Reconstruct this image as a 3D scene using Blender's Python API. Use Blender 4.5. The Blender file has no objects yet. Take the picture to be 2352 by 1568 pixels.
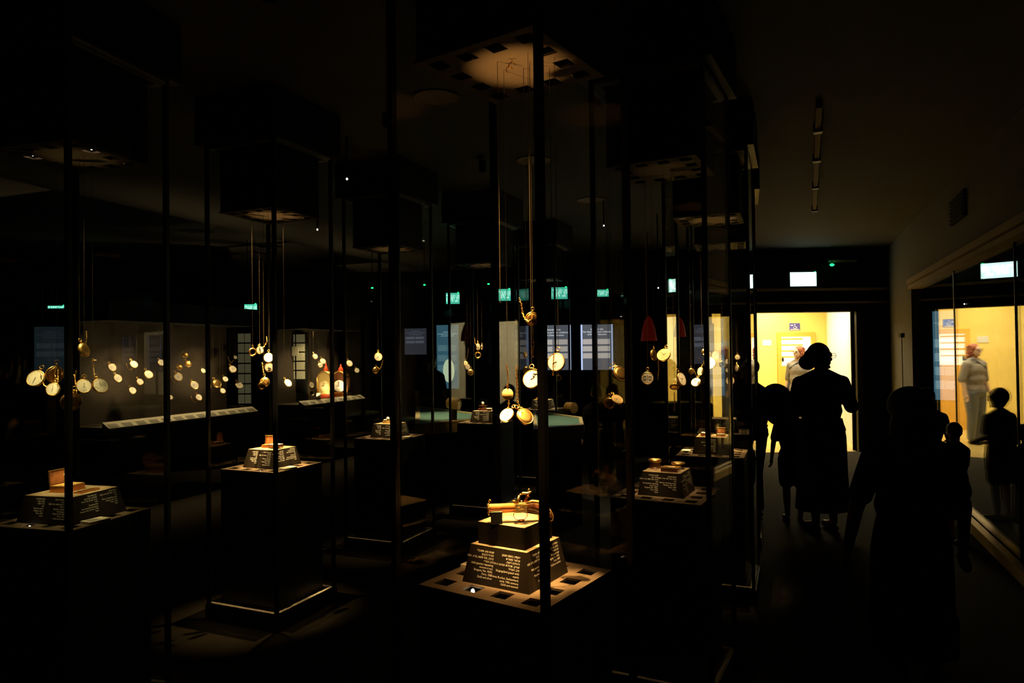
import bpy, bmesh, math, random
from mathutils import Vector, Matrix, Euler
random.seed(7)
C = bpy.context.scene.collection
SC = bpy.context.scene
R = math.radians
# ------------------------------------------------------------------ camera, world, exposure
F_PX, PITCH, ROLL, EYE = 1600.0, R(0.9), R(0.70), 1.60
cam_d = bpy.data.cameras.new('camera'); cam_d.sensor_width = 36.0
cam_d.lens = 36.0 * F_PX / 2352.0; cam_d.clip_start = 0.02; cam_d.clip_end = 100
cam = bpy.data.objects.new('camera', cam_d); C.objects.link(cam)
fwd = Vector((0, math.cos(PITCH), math.sin(PITCH)))
rt0 = Vector((1, 0, 0)); up0 = rt0.cross(fwd)
rt = (rt0 * math.cos(ROLL) - up0 * math.sin(ROLL)).normalized()
up = rt.cross(fwd).normalized()
m = Matrix((rt, up, -fwd)).transposed().to_4x4(); m.translation = Vector((0, 0, EYE))
cam.matrix_world = m; SC.camera = cam
cam_d.dof.use_dof = False
w = bpy.data.worlds.new('world'); SC.world = w; w.use_nodes = True
w.node_tree.nodes['Background'].inputs[0].default_value = (1.0, 0.85, 0.6, 1)
w.node_tree.nodes['Background'].inputs[1].default_value = 0.0006
SC.view_settings.view_transform = 'Standard'; SC.view_settings.look = 'None'
SC.view_settings.exposure = 0.0; SC.view_settings.gamma = 1.0; SC.view_settings.use_curve_mapping = False
cy = SC.cycles
cy.max_bounces = 7; cy.diffuse_bounces = 3; cy.glossy_bounces = 4; cy.transmission_bounces = 4
cy.transparent_max_bounces = 48; cy.caustics_reflective = False; cy.caustics_refractive = False
cy.sample_clamp_indirect = 3.0; cy.use_adaptive_sampling = True; cy.adaptive_threshold = 0.02

def ray(px, py): return fwd * F_PX + rt * (px - 1176) + up * (784 - py)
def atD(px, py, D):
    r = ray(px, py); return Vector((0, 0, EYE)) + r * (D / r.y)
def atZ(px, py, z):
    r = ray(px, py); return Vector((0, 0, EYE)) + r * ((z - EYE) / r.z)

def spot(name, loc, target, power, col, angle, blend=0.9, radius=0.008, parent=None):
    l = bpy.data.lights.new(name, 'SPOT'); l.energy = power; l.color = col; l.spot_size = R(angle)
    l.spot_blend = blend; l.shadow_soft_size = radius
    o = bpy.data.objects.new(name, l); C.objects.link(o); o.location = loc
    o.rotation_euler = (Vector(target) - Vector(loc)).to_track_quat('-Z', 'Y').to_euler()
    if parent:
        o.parent = parent; o.matrix_parent_inverse = parent.matrix_world.inverted()
    return o
def area(name, loc, target, power, col, sx, sy):
    l = bpy.data.lights.new(name, 'AREA'); l.energy = power; l.color = col; l.shape = 'RECTANGLE'; l.size = sx; l.size_y = sy
    o = bpy.data.objects.new(name, l); C.objects.link(o); o.location = loc
    o.rotation_euler = (Vector(target) - Vector(loc)).to_track_quat('-Z', 'Y').to_euler()
    return o
WARM = (1.0, 0.66, 0.28)
# corridor ceiling lamps and their light
area('corridor_light', (4.8, 12.4, 2.56), (4.8, 12.4, 0), 80, (1.0, 0.86, 0.52), 1.6, 1.2)
area('corridor_light', (5.3, 13.9, 2.56), (5.6, 13.9, 0), 56, (1.0, 0.86, 0.52), 1.2, 0.8)

# ------------------------------------------------------------------ materials
M = {}
def mat(name, col, rough=0.6, metal=0.0, emit=None, estr=1.0, noise=None, spec=0.5, bump=0.0, coat=0.0):
    mt = bpy.data.materials.new(name); mt.use_nodes = True; nt = mt.node_tree; b = nt.nodes['Principled BSDF']
    b.inputs['Base Color'].default_value = (*col, 1); b.inputs['Roughness'].default_value = rough
    b.inputs['Metallic'].default_value = metal; b.inputs['Specular IOR Level'].default_value = spec
    b.inputs['Coat Weight'].default_value = coat
    if emit:
        b.inputs['Emission Color'].default_value = (*emit, 1); b.inputs['Emission Strength'].default_value = estr
    if noise:
        sc_, amt = noise
        tc = nt.nodes.new('ShaderNodeTexCoord'); nz = nt.nodes.new('ShaderNodeTexNoise'); nz.inputs['Scale'].default_value = sc_
        nz.inputs['Detail'].default_value = 4
        nt.links.new(tc.outputs['Object'], nz.inputs['Vector'])
        mx = nt.nodes.new('ShaderNodeMix'); mx.data_type = 'RGBA'
        mx.inputs[6].default_value = (*[c * (1 - amt) for c in col], 1); mx.inputs[7].default_value = (*[min(1, c * (1 + amt)) for c in col], 1)
        nt.links.new(nz.outputs['Fac'], mx.inputs[0]); nt.links.new(mx.outputs[2], b.inputs['Base Color'])
        if bump:
            bp = nt.nodes.new('ShaderNodeBump'); bp.inputs['Strength'].default_value = bump; bp.inputs['Distance'].default_value = 0.002
            nt.links.new(nz.outputs['Fac'], bp.inputs['Height']); nt.links.new(bp.outputs['Normal'], b.inputs['Normal'])
    M[name] = mt; return mt
def pattern_mat(name, a, b_, scale, thr, kind='VORONOI', rough=0.8):
    mt = mat(name, a, rough); nt = mt.node_tree; b = nt.nodes['Principled BSDF']
    tc = nt.nodes.new('ShaderNodeTexCoord'); mp = nt.nodes.new('ShaderNodeMapping'); nt.links.new(tc.outputs['Object'], mp.inputs[0])
    if kind == 'STRIPE':
        t = nt.nodes.new('ShaderNodeTexWave'); t.bands_direction = 'Z'; t.inputs['Scale'].default_value = scale; t.inputs['Distortion'].default_value = 0.4; out = t.outputs['Fac']
    elif kind == 'CHECK':
        t = nt.nodes.new('ShaderNodeTexChecker'); t.inputs['Scale'].default_value = scale; out = t.outputs['Fac']
    else:
        t = nt.nodes.new('ShaderNodeTexVoronoi'); t.inputs['Scale'].default_value = scale; out = t.outputs['Distance']
    nt.links.new(mp.outputs[0], t.inputs['Vector'])
    rp = nt.nodes.new('ShaderNodeValToRGB'); rp.color_ramp.elements[0].position = max(0, thr - 0.06); rp.color_ramp.elements[1].position = min(1, thr + 0.06)
    rp.color_ramp.elements[0].color = (*a, 1); rp.color_ramp.elements[1].color = (*b_, 1)
    nt.links.new(out, rp.inputs[0]); nt.links.new(rp.outputs[0], b.inputs['Base Color']); return mt
def glass_mat(name, tint, ior):
    mt = bpy.data.materials.new(name); mt.use_nodes = True; nt = mt.node_tree; nt.nodes.clear()
    out = nt.nodes.new('ShaderNodeOutputMaterial'); mx = nt.nodes.new('ShaderNodeMixShader')
    tr = nt.nodes.new('ShaderNodeBsdfTransparent'); tr.inputs[0].default_value = (*tint, 1)
    gl = nt.nodes.new('ShaderNodeBsdfGlossy'); gl.inputs['Roughness'].default_value = 0.0; gl.inputs[0].default_value = (1, 1, 1, 1)
    fr = nt.nodes.new('ShaderNodeFresnel'); ge = nt.nodes.new('ShaderNodeNewGeometry')
    mi = nt.nodes.new('ShaderNodeMix'); mi.inputs[2].default_value = ior; mi.inputs[3].default_value = 1 / ior
    nt.links.new(ge.outputs['Backfacing'], mi.inputs[0]); nt.links.new(mi.outputs[0], fr.inputs[0])
    nt.links.new(fr.outputs[0], mx.inputs[0]); nt.links.new(tr.outputs[0], mx.inputs[1]); nt.links.new(gl.outputs[0], mx.inputs[2])
    nt.links.new(mx.outputs[0], out.inputs[0]); M[name] = mt; return mt

glass_mat('glass', (0.985, 0.99, 0.985), 1.22)
glass_mat('wall_glass', (0.97, 0.98, 0.97), 1.52)
mat('gold', (1.0, 0.62, 0.20), 0.33, 1.0)
mat('gold_rough', (0.95, 0.60, 0.22), 0.42, 0.7, noise=(160, 0.25), bump=0.5)
mat('gold_red', (0.75, 0.3, 0.1), 0.3, 1.0)
mat('silver', (0.85, 0.82, 0.75), 0.3, 1.0)
mat('enamel', (0.86, 0.82, 0.72), 0.35, spec=0.4)
mat('gilt_dial', (0.9, 0.68, 0.34), 0.5, 0.4)
mat('ink', (0.02, 0.015, 0.012), 0.5)
mat('black', (0.006, 0.006, 0.006), 0.45, spec=0.25)
mat('black_matt', (0.008, 0.008, 0.007), 0.9, spec=0.1)
mat('grid_metal', (0.135, 0.095, 0.06), 0.6, 0.1, noise=(40, 0.08))
mat('housing', (0.02, 0.018, 0.016), 0.7, spec=0.2)
mat('pedestal', (0.03, 0.032, 0.034), 0.45, spec=0.3)
mat('label_grey', (0.022, 0.017, 0.012), 0.40, 0.25, spec=0.15, noise=(30, 0.1))
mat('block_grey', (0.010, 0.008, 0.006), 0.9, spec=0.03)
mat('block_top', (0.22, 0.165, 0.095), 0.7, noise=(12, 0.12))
mat('lettering', (0.85, 0.80, 0.68), 0.5, spec=0.6)
mat('tray', (0.42, 0.38, 0.32), 0.6)
mat('bulb', (1, 0.9, 0.7), 0.4, emit=(1.0, 0.84, 0.6), estr=9)
mat('wire', (0.10, 0.075, 0.05), 0.4, 0.6)
mat('carpet', (0.042, 0.036, 0.028), 0.95, noise=(90, 0.25), bump=0.6, spec=0.1)
mat('ceiling_paint', (0.13, 0.118, 0.10), 0.85, noise=(1.3, 0.18))
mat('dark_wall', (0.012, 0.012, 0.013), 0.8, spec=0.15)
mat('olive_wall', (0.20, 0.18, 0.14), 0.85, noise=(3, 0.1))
mat('cream_wall', (0.92, 0.70, 0.20), 0.85)
mat('white_wall', (0.80, 0.80, 0.76), 0.85)
mat('corridor_floor', (0.80, 0.60, 0.22), 0.25, noise=(2, 0.1), spec=0.6)
mat('corridor_ceiling', (0.85, 0.8, 0.65), 0.9)
mat('yellow_wood', (0.78, 0.42, 0.06), 0.5)
mat('lamp_glow', (1, 1, 1), 0.5, emit=(1, 0.9, 0.6), estr=6)
mat('window_glow', (0.9, 0.9, 0.8), 0.4, emit=(1, 0.93, 0.68), estr=0.9)
mat('speaker', (0.55, 0.40, 0.24), 0.8)
mat('exit_face', (0.1, 0.6, 0.45), 0.4, emit=(0.10, 0.80, 0.56), estr=0.75)
mat('exit_text', (0.9, 1, 0.95), 0.4, emit=(0.62, 1.0, 0.88), estr=1.0)
mat('exit_face_bright', (0.7, 1, 0.95), 0.4, emit=(0.62, 1.0, 0.86), estr=2.6)
mat('exit_text_bright', (1, 1, 1), 0.4, emit=(0.9, 1.0, 0.97), estr=3.2)
mat('led_green', (0, 1, 0.3), 0.4, emit=(0.02, 1.0, 0.25), estr=2.2)
mat('led_red', (1, 0.1, 0.05), 0.4, emit=(1.0, 0.14, 0.03), estr=1.8)
mat('panel_white', (0.04, 0.04, 0.05), 0.5, emit=(0.105, 0.112, 0.14), estr=1.0)
mat('panel_grey', (0.3, 0.3, 0.3), 0.5, emit=(0.17, 0.17, 0.19), estr=1.0)
mat('panel_edge', (0.8, 0.8, 1), 0.5, emit=(0.45, 0.56, 0.85), estr=1.3)
mat('panel_text', (1, 1, 1), 0.5, emit=(0.85, 0.88, 0.95), estr=1.0)
mat('panel_block', (0.5, 0.5, 0.5), 0.5, emit=(0.50, 0.45, 0.43), estr=1.0)
mat('panel_blue', (0.05, 0.12, 0.16), 0.5, emit=(0.030, 0.085, 0.12), estr=1.0)
mat('panel_blue_block', (0.1, 0.2, 0.22), 0.5, emit=(0.085, 0.17, 0.185), estr=1.0)
mat('panel_blue_text', (0.4, 0.6, 0.6), 0.5, emit=(0.25, 0.42, 0.45), estr=1.0)
mat('panel_dial', (0.7, 0.8, 0.6), 0.5, emit=(0.42, 0.52, 0.34), estr=1.0)
mat('case_panel_blue', (0.05, 0.12, 0.16), 0.5, emit=(0.10, 0.27, 0.38), estr=1.0)
mat('case_panel_blue_block', (0.1, 0.2, 0.22), 0.5, emit=(0.45, 0.75, 0.85), estr=1.0)
mat('case_panel_blue_text', (0.4, 0.6, 0.6), 0.5, emit=(0.8, 1.0, 1.0), estr=1.0)
mat('panel_dim', (0.1, 0.1, 0.13), 0.5, emit=(0.026, 0.027, 0.036), estr=1.0)
mat('panel_dim_text', (0.1, 0.1, 0.13), 0.5, emit=(0.10, 0.105, 0.14), estr=1.0)
mat('panel_faint', (0.02, 0.03, 0.035), 0.5, emit=(0.006, 0.010, 0.012), estr=1.0)
mat('panel_faint_text', (0.05, 0.06, 0.06), 0.5, emit=(0.016, 0.022, 0.025), estr=1.0)
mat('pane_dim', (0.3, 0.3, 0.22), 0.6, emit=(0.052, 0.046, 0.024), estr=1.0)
mat('amber_wall', (0.30, 0.21, 0.08), 0.8)
mat('teal_cloth', (0.15, 0.27, 0.19), 0.8, noise=(14, 0.35), bump=0.4)
mat('cream_rim', (0.80, 0.58, 0.24), 0.5)
mat('caption_cream', (0.42, 0.41, 0.31), 0.7)
mat('caption_grey', (0.15, 0.15, 0.12), 0.7)
mat('case_back', (0.020, 0.013, 0.006), 0.8)
mat('red_lamp', (0.4, 0.03, 0.015), 0.6, emit=(0.5, 0.02, 0.005), estr=0.05)
mat('red_enamel', (0.65, 0.08, 0.03), 0.3)
mat('brown_enamel', (0.10, 0.035, 0.015), 0.25, coat=0.5)
mat('picture', (0.45, 0.16, 0.05), 0.4, noise=(45, 0.8))
mat('sign_blue', (0.08, 0.07, 0.35), 0.6)
mat('skin', (0.45, 0.26, 0.17), 0.6); mat('skin_fair', (0.75, 0.48, 0.32), 0.6)
mat('cloth_black', (0.012, 0.012, 0.013), 0.9, spec=0.1)
mat('cloth_navy', (0.014, 0.015, 0.02), 0.9, spec=0.1)
mat('hair_dark', (0.012, 0.008, 0.006), 0.6); mat('hair_red', (0.30, 0.07, 0.02), 0.6, noise=(60, 0.5))
mat('hair_brown', (0.05, 0.025, 0.012), 0.6)
mat('jeans', (0.16, 0.18, 0.22), 0.8, noise=(25, 0.15)); mat('bag', (0.09, 0.10, 0.12), 0.7)
pattern_mat('floral', (0.008, 0.008, 0.008), (0.05, 0.045, 0.035), 14, 0.55)
pattern_mat('knit_stripe', (0.06, 0.05, 0.05), (0.50, 0.44, 0.36), 32, 0.5, 'STRIPE')

# ------------------------------------------------------------------ mesh helpers
class MB:
    def __init__(s): s.bm = bmesh.new(); s.mi = 0
    def _tag(s, n0):
        s.bm.faces.ensure_lookup_table()
        for f in s.bm.faces[n0:]: f.material_index = s.mi
        return s
    def box(s, x0, x1, y0, y1, z0, z1, mx=None):
        n0 = len(s.bm.faces); mx = mx or Matrix()
        v = [s.bm.verts.new(mx @ Vector(p)) for p in ((x0,y0,z0),(x1,y0,z0),(x1,y1,z0),(x0,y1,z0),(x0,y0,z1),(x1,y0,z1),(x1,y1,z1),(x0,y1,z1))]
        for q in ((0,3,2,1),(4,5,6,7),(0,1,5,4),(1,2,6,5),(2,3,7,6),(3,0,4,7)): s.bm.faces.new([v[i] for i in q])
        return s._tag(n0)
    def hexa(s, lo, hi):
        n0 = len(s.bm.faces); v = [s.bm.verts.new(Vector(p)) for p in list(lo) + list(hi)]
        for q in ((0,3,2,1),(4,5,6,7),(0,1,5,4),(1,2,6,5),(2,3,7,6),(3,0,4,7)): s.bm.faces.new([v[i] for i in q])
        return s._tag(n0)
    def lathe(s, prof, n=24, mx=None, sx=1.0, sy=1.0):
        n0 = len(s.bm.faces); mx = mx or Matrix(); rings = []
        for r, z in prof:
            if r < 1e-7: rings.append([s.bm.verts.new(mx @ Vector((0, 0, z)))])
            else: rings.append([s.bm.verts.new(mx @ Vector((sx*r*math.cos(2*math.pi*i/n), sy*r*math.sin(2*math.pi*i/n), z))) for i in range(n)])
        for a, b in zip(rings, rings[1:]):
            for i in range(n):
                j = (i + 1) % n
                if len(a) == 1 and len(b) == 1: continue
                if len(a) == 1: s.bm.faces.new((a[0], b[j], b[i]))
                elif len(b) == 1: s.bm.faces.new((a[i], a[j], b[0]))
                else: s.bm.faces.new((a[i], a[j], b[j], b[i]))
        return s._tag(n0)
    def ell(s, c, r, sub=2, mx=None):
        n0 = len(s.bm.faces); t = (mx or Matrix()) @ Matrix.Translation(Vector(c)) @ Matrix.Diagonal((*r, 1))
        bmesh.ops.create_icosphere(s.bm, subdivisions=sub, radius=1, matrix=t); return s._tag(n0)
    def tube(s, pts, rad, n=8, closed=False, mx=None):
        n0 = len(s.bm.faces); mx = mx or Matrix(); P = [Vector(p) for p in pts]; L = len(P); rings = []
        rr = rad if isinstance(rad, (list, tuple)) else [rad] * L
        for i in range(L):
            a = P[(i-1) % L] if (closed or i > 0) else P[i]; b = P[(i+1) % L] if (closed or i < L-1) else P[i]
            t = (b - a).normalized(); q = Vector((0, 0, 1)) if abs(t.z) < 0.9 else Vector((0, 1, 0))
            u = t.cross(q).normalized(); v = t.cross(u).normalized()
            rings.append([s.bm.verts.new(mx @ (P[i] + (u*math.cos(2*math.pi*k/n) + v*math.sin(2*math.pi*k/n)) * rr[i])) for k in range(n)])
        for i in range(L if closed else L-1):
            a, b = rings[i], rings[(i+1) % L]
            for k in range(n): s.bm.faces.new((a[k], a[(k+1)%n], b[(k+1)%n], b[k]))
        if not closed: s.bm.faces.new(rings[0][::-1]); s.bm.faces.new(rings[-1])
        return s._tag(n0)
    def cap(s, a, b, ra, rb, n=12):
        s.tube([a, b], [ra, rb], n); s.ell(a, (ra,)*3, 2); s.ell(b, (rb,)*3, 2); return s
    def mesh(s, name, mats, smooth=False):
        bmesh.ops.recalc_face_normals(s.bm, faces=s.bm.faces[:])
        me = bpy.data.meshes.new(name); s.bm.to_mesh(me); s.bm.free()
        for mm in (mats if isinstance(mats, (list, tuple)) else [mats]): me.materials.append(M[mm])
        if smooth:
            for p in me.polygons: p.use_smooth = True
        return me
    def obj(s, name, mats, parent=None, smooth=False, loc=None, rot=None):
        return link(name, s.mesh(name, mats, smooth), parent, loc, rot)
def link(name, me, parent=None, loc=None, rot=None):
    o = bpy.data.objects.new(name, me); C.objects.link(o)
    if parent: o.parent = parent
    if loc is not None: o.location = loc
    if rot is not None: o.rotation_euler = rot
    return o
def tag(o, label=None, cat=None, group=None, kind=None):
    if label: o['label'] = label
    if cat: o['category'] = cat
    if group: o['group'] = group
    if kind: o['kind'] = kind
    return o
def thing(name, label, cat, loc=(0, 0, 0), rz=0, group=None):
    o = bpy.data.objects.new(name, None); C.objects.link(o); o.empty_display_size = 0.05
    o.location = loc; o.rotation_euler = (0, 0, rz)
    o.matrix_world = Matrix.Translation(Vector(loc)) @ Matrix.Rotation(rz, 4, 'Z')
    return tag(o, label, cat, group)
def struct(o): o['kind'] = 'structure'; return o

# lettering: one flat mesh per panel of text, right-aligned, Hebrew put in visual order
def he(s):
    out, run = [], ''
    for ch in s[::-1]:
        if ch.isdigit(): run = ch + run
        else:
            if run: out.append(run); run = ''
            out.append(ch)
    if run: out.append(run)
    return ''.join(out)
def text_bm(lines, size, pitch, align='RIGHT', shear=0.0, bold=0.0):
    bm = bmesh.new()
    for i, ln in enumerate(lines):
        if not ln: continue
        cu = bpy.data.curves.new('t', 'FONT'); cu.body = ln; cu.size = size; cu.align_x = align; cu.resolution_u = 2; cu.shear = shear; cu.offset = bold
        o = bpy.data.objects.new('t', cu); C.objects.link(o)
        dg = bpy.context.evaluated_depsgraph_get(); me = o.evaluated_get(dg).to_mesh()
        me.transform(Matrix.Translation((0, -i * pitch, 0))); bm.from_mesh(me)
        o.evaluated_get(dg).to_mesh_clear(); bpy.data.objects.remove(o); bpy.data.curves.remove(cu)
    return bm
TXT = {}
def text_mesh(key, lines, size, pitch, m_='lettering', **kw):
    if key not in TXT:
        bm = text_bm(lines, size, pitch, **kw); me = bpy.data.meshes.new('lettering'); bm.to_mesh(me); bm.free(); me.materials.append(M[m_]); TXT[key] = me
    return TXT[key]
T_A1 = [he('שעת מגע תפעולי'), he('חצאי־רבעים'), he('ברגה, מס׳ 4600, פריז, 1831'), he('זהב וכסף'), 'Half-quarter repeating', 'montre à tact', 'Breguet, No. 4600,', 'Paris, 1831', 'Gold and silver']
T_A2 = [he('אקדח בושם ושעון'), he('וציפור מזמרת'), he('האחים רושה,'), he('שווייץ, תחילת המאה ה-19'), he('זהב ואמייל'), 'Singing-bird pistol with', 'watch', 'Frères Rochat, Switzerland,', 'early 19th century', 'Gold and enamel']
T_A3 = [he('שעת מגע'), he('ברגה, מס׳ 1603, פריז, 1809'), he('זהב ואמייל'), 'Montre à tact', 'Breguet, No. 1603,', 'Paris, 1809', 'Gold and enamel']
T_L1 = [he('שעון רפטיציה'), he('ברגה, מס׳ 1'), he('פריז, 1809'), he('זהב'), 'Equation watch', 'Breguet, No. 1', 'Paris, 1809', 'Gold']
T_L2 = [he('שעון חצאי־רבעים'), he('קרונוגרף'), he('ברגה, מס׳ 4002, פריז, 1825'), he('זהב וכסף'), 'Quarter repeating', 'chronograph', 'Breguet, No. 4002', 'Paris, 1825', 'Gold and enamel']
T_L3 = [he('שעון צד כפול'), he('ומהפכה רפובליקני'), he('ברגה, מס׳ 8, פריז, 1792'), he('זהב'), 'Double-sided', 'Revolutionary timepiece', 'Breguet, No. 8, Paris, 1792', 'Gold']
T_D1 = [he('שעון רפטיציה'), he('חצאי רבע'), he('ברגה, מס׳ 1806, פריז, 1806'), he('זהב'), 'Half-quarter repeating', 'clock watch', 'Breguet, No. 1806,', 'Paris, 1806', 'Gold']
T_D2 = [he('שעת נסיעה'), he('ברגה, מס׳ 757, פריז, 1807'), he('זהב'), 'Minute repeating watch', 'Breguet, No. 757,', 'Paris, 1807', 'Gold']

# ------------------------------------------------------------------ room shell
UR = Vector((math.sin(R(21.7)), math.cos(R(21.7)), 0)); NR = Vector((math.cos(R(21.7)), -math.sin(R(21.7)), 0))
W0 = Vector((3.40, 4.62, 0))                       # a point of the right wall line
def Wp(D): return W0 + UR * ((D - W0.y) / UR.y)
def wall_seg(name, a, b, z0, z1, th, mt, side=1):
    a, b = Vector(a), Vector(b); d = (b - a); L = d.length; d.normalize(); ang = math.atan2(d.y, d.x)
    mx = Matrix.Translation(a) @ Matrix.Rotation(ang, 4, 'Z')
    return MB().box(0, L, 0 if side > 0 else -th, th if side > 0 else 0, z0, z1, mx).obj(name, mt)
CEIL = 3.17
struct(MB().box(-9, 1.5, -3.0, 13.3, -0.1, 0).box(1.5, 8.6, -3.0, 10.85, -0.1, 0).obj('floor', 'carpet'))
struct(MB().box(-9, 8.6, -3.0, 15.5, CEIL, CEIL + 0.1).obj('ceiling', 'ceiling_paint'))
YB = 10.85
b = MB()
xs = [(1.8, 2.40), (2.60, 3.12), (3.29, 3.74), (5.34, 8.6)]
for x0, x1 in xs: b.box(x0, x1, YB, YB + 0.12, 0, 2.17)
b.box(1.8, 8.6, YB, YB + 0.12, 2.17, CEIL)
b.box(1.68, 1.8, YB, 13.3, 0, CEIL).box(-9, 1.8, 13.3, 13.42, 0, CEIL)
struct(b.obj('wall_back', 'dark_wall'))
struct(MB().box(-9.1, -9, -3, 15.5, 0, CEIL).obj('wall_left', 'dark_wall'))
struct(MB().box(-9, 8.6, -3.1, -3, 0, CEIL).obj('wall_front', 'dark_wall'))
# right wall: solid end, soffit above the glazing, low kerb
struct(wall_seg('wall_right', Wp(8.85), Wp(10.85), 0, CEIL, 0.9, 'olive_wall', -1))
struct(wall_seg('trim_1', Wp(1.0), Wp(8.85), 2.46, CEIL, 0.25, 'olive_wall', -1))
b = MB(); ang = math.atan2(UR.y, UR.x)
mxw = Matrix.Translation(Wp(1.0)) @ Matrix.Rotation(ang, 4, 'Z'); Lw = (Wp(8.85) - Wp(1.0)).length
b.box(0, Lw, -0.05, 0.05, 2.40, 2.46, mxw); b.box(0, Lw, -0.05, 0.035, 2.34, 2.385, mxw)
struct(b.obj('trim_2', 'speaker'))
struct(MB().box(0, Lw, -0.06, 0.03, 0, 0.09, mxw).obj('baseboard_right', 'gilt_dial'))
struct(MB().box(3.0, 5.9, YB - 0.04, YB, 2.30, 2.33).box(3.0, 5.9, YB - 0.05, YB, 2.50, 2.54).obj('trim_3', 'speaker'))
# door surround
struct(MB().box(5.34, 5.44, YB - 0.06, YB + 0.14, 0, 2.20).box(3.64, 5.44, YB - 0.06, YB + 0.14, 2.17, 2.27).box(3.66, 3.74, YB - 0.06, YB + 0.14, 0, 2.2).obj('door_1', 'black'))
# glazed wall case on the right
gc = thing('glazed_wall_case', 'long dark glass-fronted wall case mirroring the bright doorway, beside the right-hand aisle', 'display case', Wp(5.0), 0)
def pane_wall(D0, D1, yaw=0.0):
    a, b_ = Wp(D0), Wp(D1); mid = (a + b_) / 2; L = (b_ - a).length
    mx = Matrix.Translation(mid - Wp(5.0)) @ Matrix.Rotation(ang + yaw, 4, 'Z')
    MB().box(-L/2, L/2, -0.050, -0.040, 0.09, 2.36, mx).obj('glass_pane', 'wall_glass', gc)
pane_wall(6.78, 8.84, R(-0.2)); pane_wall(4.96, 6.74); pane_wall(1.1, 4.92, R(-0.1))
for D in (6.76, 4.94):
    p = Wp(D) - Wp(5.0); mx = Matrix.Translation(p) @ Matrix.Rotation(ang, 4, 'Z')
    wd = 0.05 if D > 6 else 0.012
    MB().box(-wd*.4, wd*.4, -0.054, -0.036, 0.09, 2.36, mx).obj('mullion', 'black', gc)
mx = Matrix.Translation(Wp(1.1) - Wp(5.0)) @ Matrix.Rotation(ang, 4, 'Z'); Lc = (Wp(8.8) - Wp(1.1)).length
MB().box(0, Lc, -0.95, -0.90, 0, 2.4, mx).obj('back_panel', 'black_matt', gc)
MB().box(0, Lc, -0.90, -0.03, 0.03, 0.09, mx).obj('base', 'black_matt', gc)
MB().box(0, Lc, -0.90, -0.03, 2.36, 2.40, mx).obj('top_board', 'black_matt', gc)

# ------------------------------------------------------------------ corridor beyond the door
struct(MB().box(1.8, 8.6, 10.85, 15.3, -0.1, 0).obj('floor_passage', 'corridor_floor'))
struct(MB().box(1.8, 8.6, 10.97, 15.3, 2.60, 2.66).obj('ceiling_corridor', 'corridor_ceiling'))
struct(MB().box(1.8, 8.6, 14.7, 14.8, 0, 2.6).obj('wall_corridor_back', 'cream_wall'))
struct(wall_seg('wall_corridor_right', (5.42, 10.98, 0), (6.66, 14.75, 0), 0, 2.6, 0.1, 'white_wall', -1))
struct(MB().box(1.8, 1.9, 10.97, 14.7, 0, 2.6).obj('wall_corridor_left', 'cream_wall'))
yc = 14.7
dl, dr = atD(1786, 900, yc).x, atD(1872, 900, yc).x
dt = atD(1830, 763, yc).z
d2 = thing('corridor_door', 'yellow wooden door with slatted window at the end of the bright corridor', 'door', ((dl + dr)/2, yc, 0))
hw = (dr - dl)/2
MB().box(-hw, -hw + .08, -.05, 0, 0, dt).box(hw - .08, hw, -.05, 0, 0, dt).box(-hw + .08, hw - .08, -.05, 0, dt - .09, dt).obj('door_frame', 'yellow_wood', d2)
MB().box(-hw + .08, hw - .08, -.03, 0, 0, 1.25).obj('door_leaf', 'yellow_wood', d2)
MB().box(-hw + .08, hw - .08, -.02, 0, 1.25, dt - .09).obj('window_pane', 'window_glow', d2)
b = MB()
for i in range(5): b.box(-hw + .08, hw - .25, -.032, -.018, 1.42 + i*.125, 1.45 + i*.125)
b.obj('blind', 'yellow_wood', d2)
MB().ell((-hw + .10, -.06, 1.38), (.02, .03, .05)).obj('door_handle', 'black', d2, True)
sx, sz = atD(1825, 750, yc).x, atD(1825, 750, yc).z
sg = thing('wheelchair_sign', 'small blue sign with a white wheelchair symbol above the corridor door', 'sign', (sx, yc, sz))
MB().box(-.11, .11, -.012, 0, -.075, .075).obj('plate', 'sign_blue', sg)
b = MB(); b.ell((0, -.016, .045), (.012, .004, .012)); b.tube([(0, -.016, .03), (.0, -.016, .0), (.03, -.016, .0), (.045, -.016, -.03)], .006, 6)
b.tube([(.002 + .03*math.cos(t), -.016, -.015 + .03*math.sin(t)) for t in [i*.35 for i in range(8, 19)]], .005, 6)
b.box(-.09, -.035, -.016, -.012, .02, .04); b.box(-.09, .09, -.016, -.012, -.068, -.052)
b.obj('wheelchair_symbol', 'white_wall', sg)
cl = atD(1819, 730, 13.6)
lp = thing('ceiling_lamp', 'glowing round ceiling lamp in the corridor beyond the doorway', 'lamp', (cl.x, 13.6, 2.60))
MB().lathe([(0, -.10), (.10, -.085), (.15, -.04), (.16, 0), (0, 0)], 24).obj('lamp_shade', 'lamp_glow', lp, True)
MB().lathe([(.17, -.012), (.17, 0), (0, 0)], 24).obj('lamp_base', 'white_wall', lp)
nb = atD(1761, 787, yc)
tag(MB().box(nb.x - .09, nb.x + .09, yc - .012, yc, nb.z - .06, nb.z + .06).obj('notice', 'white_wall'), 'white paper notice on the cream wall left of the corridor door', 'notice')
nb = atD(1951, 830, 12.0)
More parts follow.
